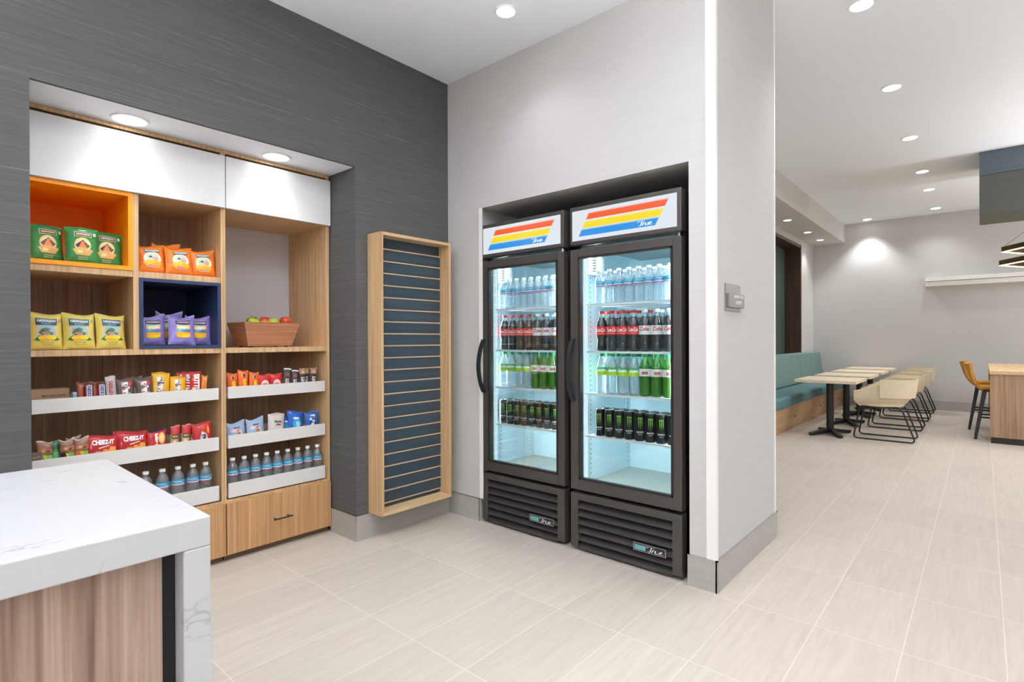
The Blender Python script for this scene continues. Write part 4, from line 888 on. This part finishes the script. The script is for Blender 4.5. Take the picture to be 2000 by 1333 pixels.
GA = ((150, 176, 40), (186, 204, 60), (206, 214, 90)); RA = ((176, 44, 32), (206, 76, 46), (226, 130, 70)); RG = ((196, 70, 50), (220, 150, 80), (206, 196, 90))
apple('leftmost green apple in the basket', (1.430, 3.33, 1.292), GA, .2, .2)
apple('dark green-topped apple behind the leftmost green one', (1.470, 3.40, 1.304), ((110, 140, 40), (140, 168, 50), (170, 186, 70)), 1, -.2)
apple('half-red apple at the middle of the basket', (1.522, 3.37, 1.304), RA, 2, .3)
apple('yellow-green apple right of the middle of the basket', (1.566, 3.330, 1.296), GA, .8, -.25)
apple('small blushed apple in front of the half-red one', (1.498, 3.322, 1.284), RG, .5, .1)
apple('round red apple alone at the right side of the basket', (1.632, 3.33, 1.306), ((190, 52, 34), (212, 80, 44), (228, 110, 60)), .3, .1)

# ------------------------------------------------------------------ wall sign on the column end
sg = thing('wall_sign', 'small grey raised-letter room sign on the white column end', 'sign', (2.832, .967, 1.36))
MB().box(-.116, .100, -.006, 0, 0, .137).build('back_plate', M((140, 138, 134), .35, .5), sg, bevel=.001)
MB().box(-.105, .118, -.020, -.006, .018, .088).build('raised_plate', M((132, 129, 125), .35, .4), sg, bevel=.001)
for tx, x0_, x1_, z0_, z1_ in (('MARKET FOR', -.038, .100, .066, .082), ('GUESTS', -.016, .076, .036, .054)):
    vs, fs = text2d(tx, .04); MB().add([(x0_ + a * (x1_ - x0_), -.0206, z0_ + b * (z1_ - z0_)) for a, b in vs], fs).build('lettering', M((232, 230, 226), .4), sg, recalc=False)

# ------------------------------------------------------------------ dining room: bench
bn = thing('banquette_bench', 'long teal upholstered banquette on a knotty plywood base along the window wall', 'bench', (9.2, 2.2, 0))
XE = 7.0; XR = 11.5
for a, b_ in ((XE, 8.85), (8.855, 11.5)):
    q = MB(); q.hexa([(a, 1.955, 0), (b_, 1.955, 0), (b_, 2.44, 0), (a, 2.44, 0)], [(a, 1.895, .338), (b_, 1.895, .338), (b_, 2.44, .338), (a, 2.44, .338)])
    q.build('plywood_base', m_benchw, bn, bevel=.002, world=True)
for x in (8.05, 9.57, 11.0):
    y_ = 1.955 - .06 * (.16 / .338)
    g_ = MB().lathe([(.018, 0), (.018, .004), (.012, .005)], 14).build('base_grommet', M((52, 34, 26), .6), bn)
    g_.location = (x - 9.2, y_ - 2.2 - .0005, .165); g_.rotation_euler = (math.radians(90 + 10), 0, 0)
for a, b_ in ((6.98, 9.30), (9.305, 11.5)):
    MB().box(a, b_, 1.86, 2.30, .340, .480).build('seat_cushion', m_teal, bn, bevel=.035, world=True, smooth=60, seg=4)
for a, b_ in ((6.985, 8.315), (8.325, 9.885), (9.895, 11.465)):
    q = MB(); q.hexa([(a, 2.25, .482), (b_, 2.25, .482), (b_, 2.43, .482), (a, 2.43, .482)], [(a, 2.31, .975), (b_, 2.31, .975), (b_, 2.43, .975), (a, 2.43, .975)])
    q.build('back_cushion', m_tealb, bn, bevel=.025, world=True, smooth=60, seg=4)
# tables
def table(label, x, grp):
    t = thing('cafe_table', label, 'table', (x, 1.47, 0), 0, grp)
    MB().box(-.385, .385, -.335, .335, .668, .704).build('tabletop', m_top, t, bevel=.002)
    MB().tube([(-.05, 0, .03), (-.05, 0, .66)], .042, 20).box(-.20, .10, -.14, .14, .655, .668).build('pedestal', m_black, t, smooth=40)
    for a in (32, 148, 212, 328):
        c, s2 = math.cos(math.radians(a)), math.sin(math.radians(a)); f = MB()
        f.hexa([(-.05 + c * .02 - s2 * .02, s2 * .02 + c * .02, .02), (-.05 + c * .02 + s2 * .02, s2 * .02 - c * .02, .02), (-.05 + c * .30 + s2 * .028, s2 * .30 - c * .028, .008), (-.05 + c * .30 - s2 * .028, s2 * .30 + c * .028, .008)],
               [(-.05 + c * .02 - s2 * .02, s2 * .02 + c * .02, .075), (-.05 + c * .02 + s2 * .02, s2 * .02 - c * .02, .075), (-.05 + c * .30 + s2 * .028, s2 * .30 - c * .028, .034), (-.05 + c * .30 - s2 * .028, s2 * .30 + c * .028, .034)])
        f.lathe([(.020, 0), (.024, .008), (.030, .030), (.026, .036)], 12, (-.05 + c * .305, s2 * .305, 0)); f.build('base_foot', m_black, t, smooth=40)
    return t
tb = table('nearest small ash-topped cafe table on a black pedestal in front of the bench', 7.90, 'cafe tables along the bench')
for i, x in enumerate((8.98, 10.06, 11.14)):
    dup(tb, '%s cafe table along the bench, counted from the nearest' % ORD[i + 1], (x, 1.47, 0))
# tub chairs
def chair(label, x):
    t = thing('tub_chair', label, 'chair', (x, .90, 0), 0, 'woven tub chairs facing the bench')
    W2 = .27
    def arc(u, rx, ry):        # u 0..1 from left arm front round the back to right arm front (front = +y)
        L1 = .22
        if u < .25: return (-rx, .28 - (u / .25) * L1)
        if u > .75: return (rx, .28 - ((1 - u) / .25) * L1)
        a = PI + (u - .25) / .5 * PI; return (rx * math.cos(a), .06 + ry * math.sin(a))
    def wallf(r_out):
        def fn(u, v):
            x_, y_ = arc(u, W2 - r_out, .32 - r_out); back = math.sin(PI * u) ** 1.5
            top = .585 + .125 * back; z = .40 + (top - .40) * v; fl = 1 + .20 * v * back
            k = .66 + .34 * math.sin(min(1, v / .55) * PI / 2); x_ *= k; y_ = y_ * k if y_ < 0 else y_ * (.85 + .15 * min(1, v / .4))
            return (x_, y_ * fl if y_ < 0 else y_, z)
        return fn
    s = MB(); s.grid(wallf(0), 36, 10); s.grid(wallf(.028), 36, 10, flip=True)
    s.grid(lambda u, v: tuple(Vector(wallf(0)(u, 1)).lerp(Vector(wallf(.028)(u, 1)), v) + Vector((0, 0, .008 * math.sin(PI * v)))), 36, 3)
    for u in (0, 1): s.grid(lambda a, v, u=u: tuple(Vector(wallf(0)(u, v)).lerp(Vector(wallf(.028)(u, v)), a)), 2, 10)
    s.build('tub_shell', m_weave, t, smooth=60)
    c = MB()
    def band_(r):
        def fn(u, v):
            uu = .27 + .46 * u; x_, y_ = arc(uu, W2 + r, .32 + r); return (x_ * 1.0, (y_ * (1 + .20 * (.45 + .55 * v))) if y_ < 0 else y_, .515 + (.205 + .01) * v + .0)
        return fn
    c.grid(band_(.018), 24, 6); c.grid(band_(.002), 24, 6, flip=True); c.grid(lambda u, v: tuple(Vector(band_(.018)(u, 1)).lerp(Vector(band_(.002)(u, 1)), v)), 24, 1); c.grid(lambda u, v: tuple(Vector(band_(.018)(u, 0)).lerp(Vector(band_(.002)(u, 0)), v)), 24, 1)
    c.build('back_band', m_weave, t, smooth=60)
    MB().lathe([(.20, .402), (.235, .41), (.24, .445), (.20, .462), (.05, .466)], 28, (0, .04, 0)).build('seat_pad', m_weave, t, smooth=60)
    for sx in (-.19, .19):
        P = [(sx, -.14, .400), (sx, -.175, .385), (sx, -.20, .35), (sx, -.30, .06), (sx, -.305, .03), (sx, -.285, .010), (sx, -.25, .009), (sx, .24, .009), (sx, .27, .012), (sx, .29, .035), (sx, .285, .07), (sx, .235, .36), (sx, .225, .385), (sx, .20, .398), (sx, -.14, .400)]
        f = MB(); f.tube(P, .009, 8); f.build('sled_leg', m_black, t, smooth=50)
    MB().tube([(-.19, .20, .396), (.19, .20, .396)], .008, 8).tube([(-.19, -.13, .399), (.19, -.13, .399)], .008, 8).build('cross_bar', m_black, t, smooth=50)
    return t
ch = chair('nearest woven beige tub chair with black sled legs', 7.90)
for i, x in enumerate((8.98, 10.06, 11.14)): dup(ch, '%s woven tub chair counted from the nearest, facing the bench' % ORD[i + 1], (x, .90, 0), 0.0)
# bar counter
bc = thing('bar_counter', 'tall woodgrain bar counter with honey top and black plinth at the right edge', 'counter', (9.5, -.7, 0))
MB().box(8.33, 10.82, -1.4, -.055, .796, .836).build('counter_top', m_oakh, bc, bevel=.002, world=True)
q = MB(); q.box(8.345, 8.40, -1.39, -.06, .07, .7955); q.build('end_panel', m_bar, bc, world=True)
MB().box(8.4, 10.75, -1.39, -.50, .07, .7955).build('counter_body', m_bar, bc, world=True)
MB().box(10.75, 10.80, -1.39, -.06, .07, .7955).build('end_panel', m_bar, bc, world=True)
MB().box(8.352, 10.80, -1.38, -.52, 0, .0698).box(8.352, 8.395, -.52, -.068, 0, .0698).build('plinth', m_black, bc, world=True)
# stools: front faces -y (towards the counter)
def stool(label, x, y):
    t = thing('bar_stool', label, 'stool', (x, y, 0), 0, 'mustard bar stools at the counter')
    def sh(off):
        def fn(u, v):        # v 0..1 seat front (-y) to back top (+y)
            if v < .5: y_ = -.18 + v / .5 * .32; z = .600 + .012 * (1 - math.sin(v * PI)); 
            else:
                q_ = (v - .5) / .5; y_ = .14 + .10 * q_ ** .8 + .03 * math.sin(q_ * PI / 2); z = .600 + .30 * q_ ** 1.25
            wx = .20 + (-.01 if v < .2 else 0) - .05 * max(0, v - .6); uu = u * 2 - 1
            lift = .035 * abs(uu) ** 3 * (1 if v < .6 else .3); fwd = -.05 * abs(uu) ** 2.4 * (max(0, v - .5) * 2)
            return (uu * wx, y_ + fwd + (off if v > .55 else 0), z + lift - (off if v <= .55 else 0))
        return fn
    s = MB(); s.grid(sh(0), 16, 22); s.grid(sh(.022), 16, 22, flip=True)
    for u in (0, 1): s.grid(lambda a, v, u=u: tuple(Vector(sh(0)(u, v)).lerp(Vector(sh(.022)(u, v)), a)), 1, 22)
    for v0 in (0, 1): s.grid(lambda u, a, v0=v0: tuple(Vector(sh(0)(u, v0)).lerp(Vector(sh(.022)(u, v0)), a)), 16, 1)
    s.build('seat_shell', m_yel, t, smooth=60)
    for sx in (-1, 1):
        for sy, yt, yb_ in ((1, .10, .185), (-1, -.12, -.19)):
            q = MB(); a, b2 = .021, .015; xt, xb_ = sx * .13, sx * .19
            q.hexa([(xb_ - b2, yb_ - b2, 0), (xb_ + b2, yb_ - b2, 0), (xb_ + b2, yb_ + b2, 0), (xb_ - b2, yb_ + b2, 0)], [(xt - a, yt - a, .585), (xt + a, yt - a, .585), (xt + a, yt + a, .585), (xt - a, yt + a, .585)])
            q.build('leg', m_black, t, bevel=.003)
    q = MB(); q.box(-.175, .175, -.178, -.160, .19, .21); q.build('foot_rail', m_black, t)
    for sx in (-1, 1): MB().box(sx * .168 - .008, sx * .168 + .008, -.165, .16, .255, .275).build('foot_rail', m_black, t)
    MB().box(-.14, .14, -.13, .11, .572, .59).build('seat_support', m_black, t)
    return t
st = stool('nearer mustard-yellow bar stool with black legs at the counter end', 8.75, -.115)
dup(st, 'farther mustard bar stool half hidden behind the nearer one', (9.60, -.045, 0), 0.0)
# floating shelf on the far wall
fs_ = thing('wall_shelf', 'long white floating ledge shelf on the far dining room wall', 'shelf', (11.55, -.3, 2.10))
MB().box(11.47, 11.6, -1.6, .737, 2.09, 2.165).build('shelf_body', m_corner, fs_, bevel=.002, world=True); MB().box(11.44, 11.6, -1.6, .737, 2.17, 2.235).build('shelf_rail', m_corner, fs_, bevel=.002, world=True)
# pendant rings over the bar
def pendant(label, x, y, z, s_, rz):
    t = thing('pendant_light', label, 'pendant lamp', (x, y, z), rz, 'stacked brass pendant frames over the bar')
    P = [(s_ * math.cos(2 * PI * k / 6), s_ * math.sin(2 * PI * k / 6)) for k in range(6)]
    f = MB(); l = MB()
    for k in range(6):
        a, b_ = P[k], P[(k + 1) % 6]; sc_ = 1 - .030 / s_
        f.hexa([(a[0], a[1], 0), (b_[0], b_[1], 0), (b_[0] * sc_, b_[1] * sc_, 0), (a[0] * sc_, a[1] * sc_, 0)], [(a[0], a[1], .055), (b_[0], b_[1], .055), (b_[0] * sc_, b_[1] * sc_, .055), (a[0] * sc_, a[1] * sc_, .055)])
        l.hexa([(a[0] * .997, a[1] * .997, -.007), (b_[0] * .997, b_[1] * .997, -.007), (b_[0] * sc_, b_[1] * sc_, -.007), (a[0] * sc_, a[1] * sc_, -.007)], [(a[0] * .997, a[1] * .997, 0), (b_[0] * .997, b_[1] * .997, 0), (b_[0] * sc_, b_[1] * sc_, 0), (a[0] * sc_, a[1] * sc_, 0)])
    f.build('brass_frame', m_brass, t); l.build('light_strip', EM((255, 226, 160), 3.0), t)
    return t
p_ = pendant('upper dark brass hexagonal pendant frame with glowing underside', 8.45, -.62, 2.215, .46, PI / 2)
c = MB()
for a in (0, 2, 4): c.tube([(.44 * math.cos(PI / 3 * a), .44 * math.sin(PI / 3 * a), .055), (.05 * math.cos(PI / 3 * a), .05 * math.sin(PI / 3 * a), .40)], .0025, 6)
c.lathe([(.06, .40), (.06, .403)], 20)
c.build('suspension_wire', m_black, p_)
pendant('lower dark brass hexagonal pendant frame with glowing underside', 8.45, -.60, 2.06, .46, PI / 2)
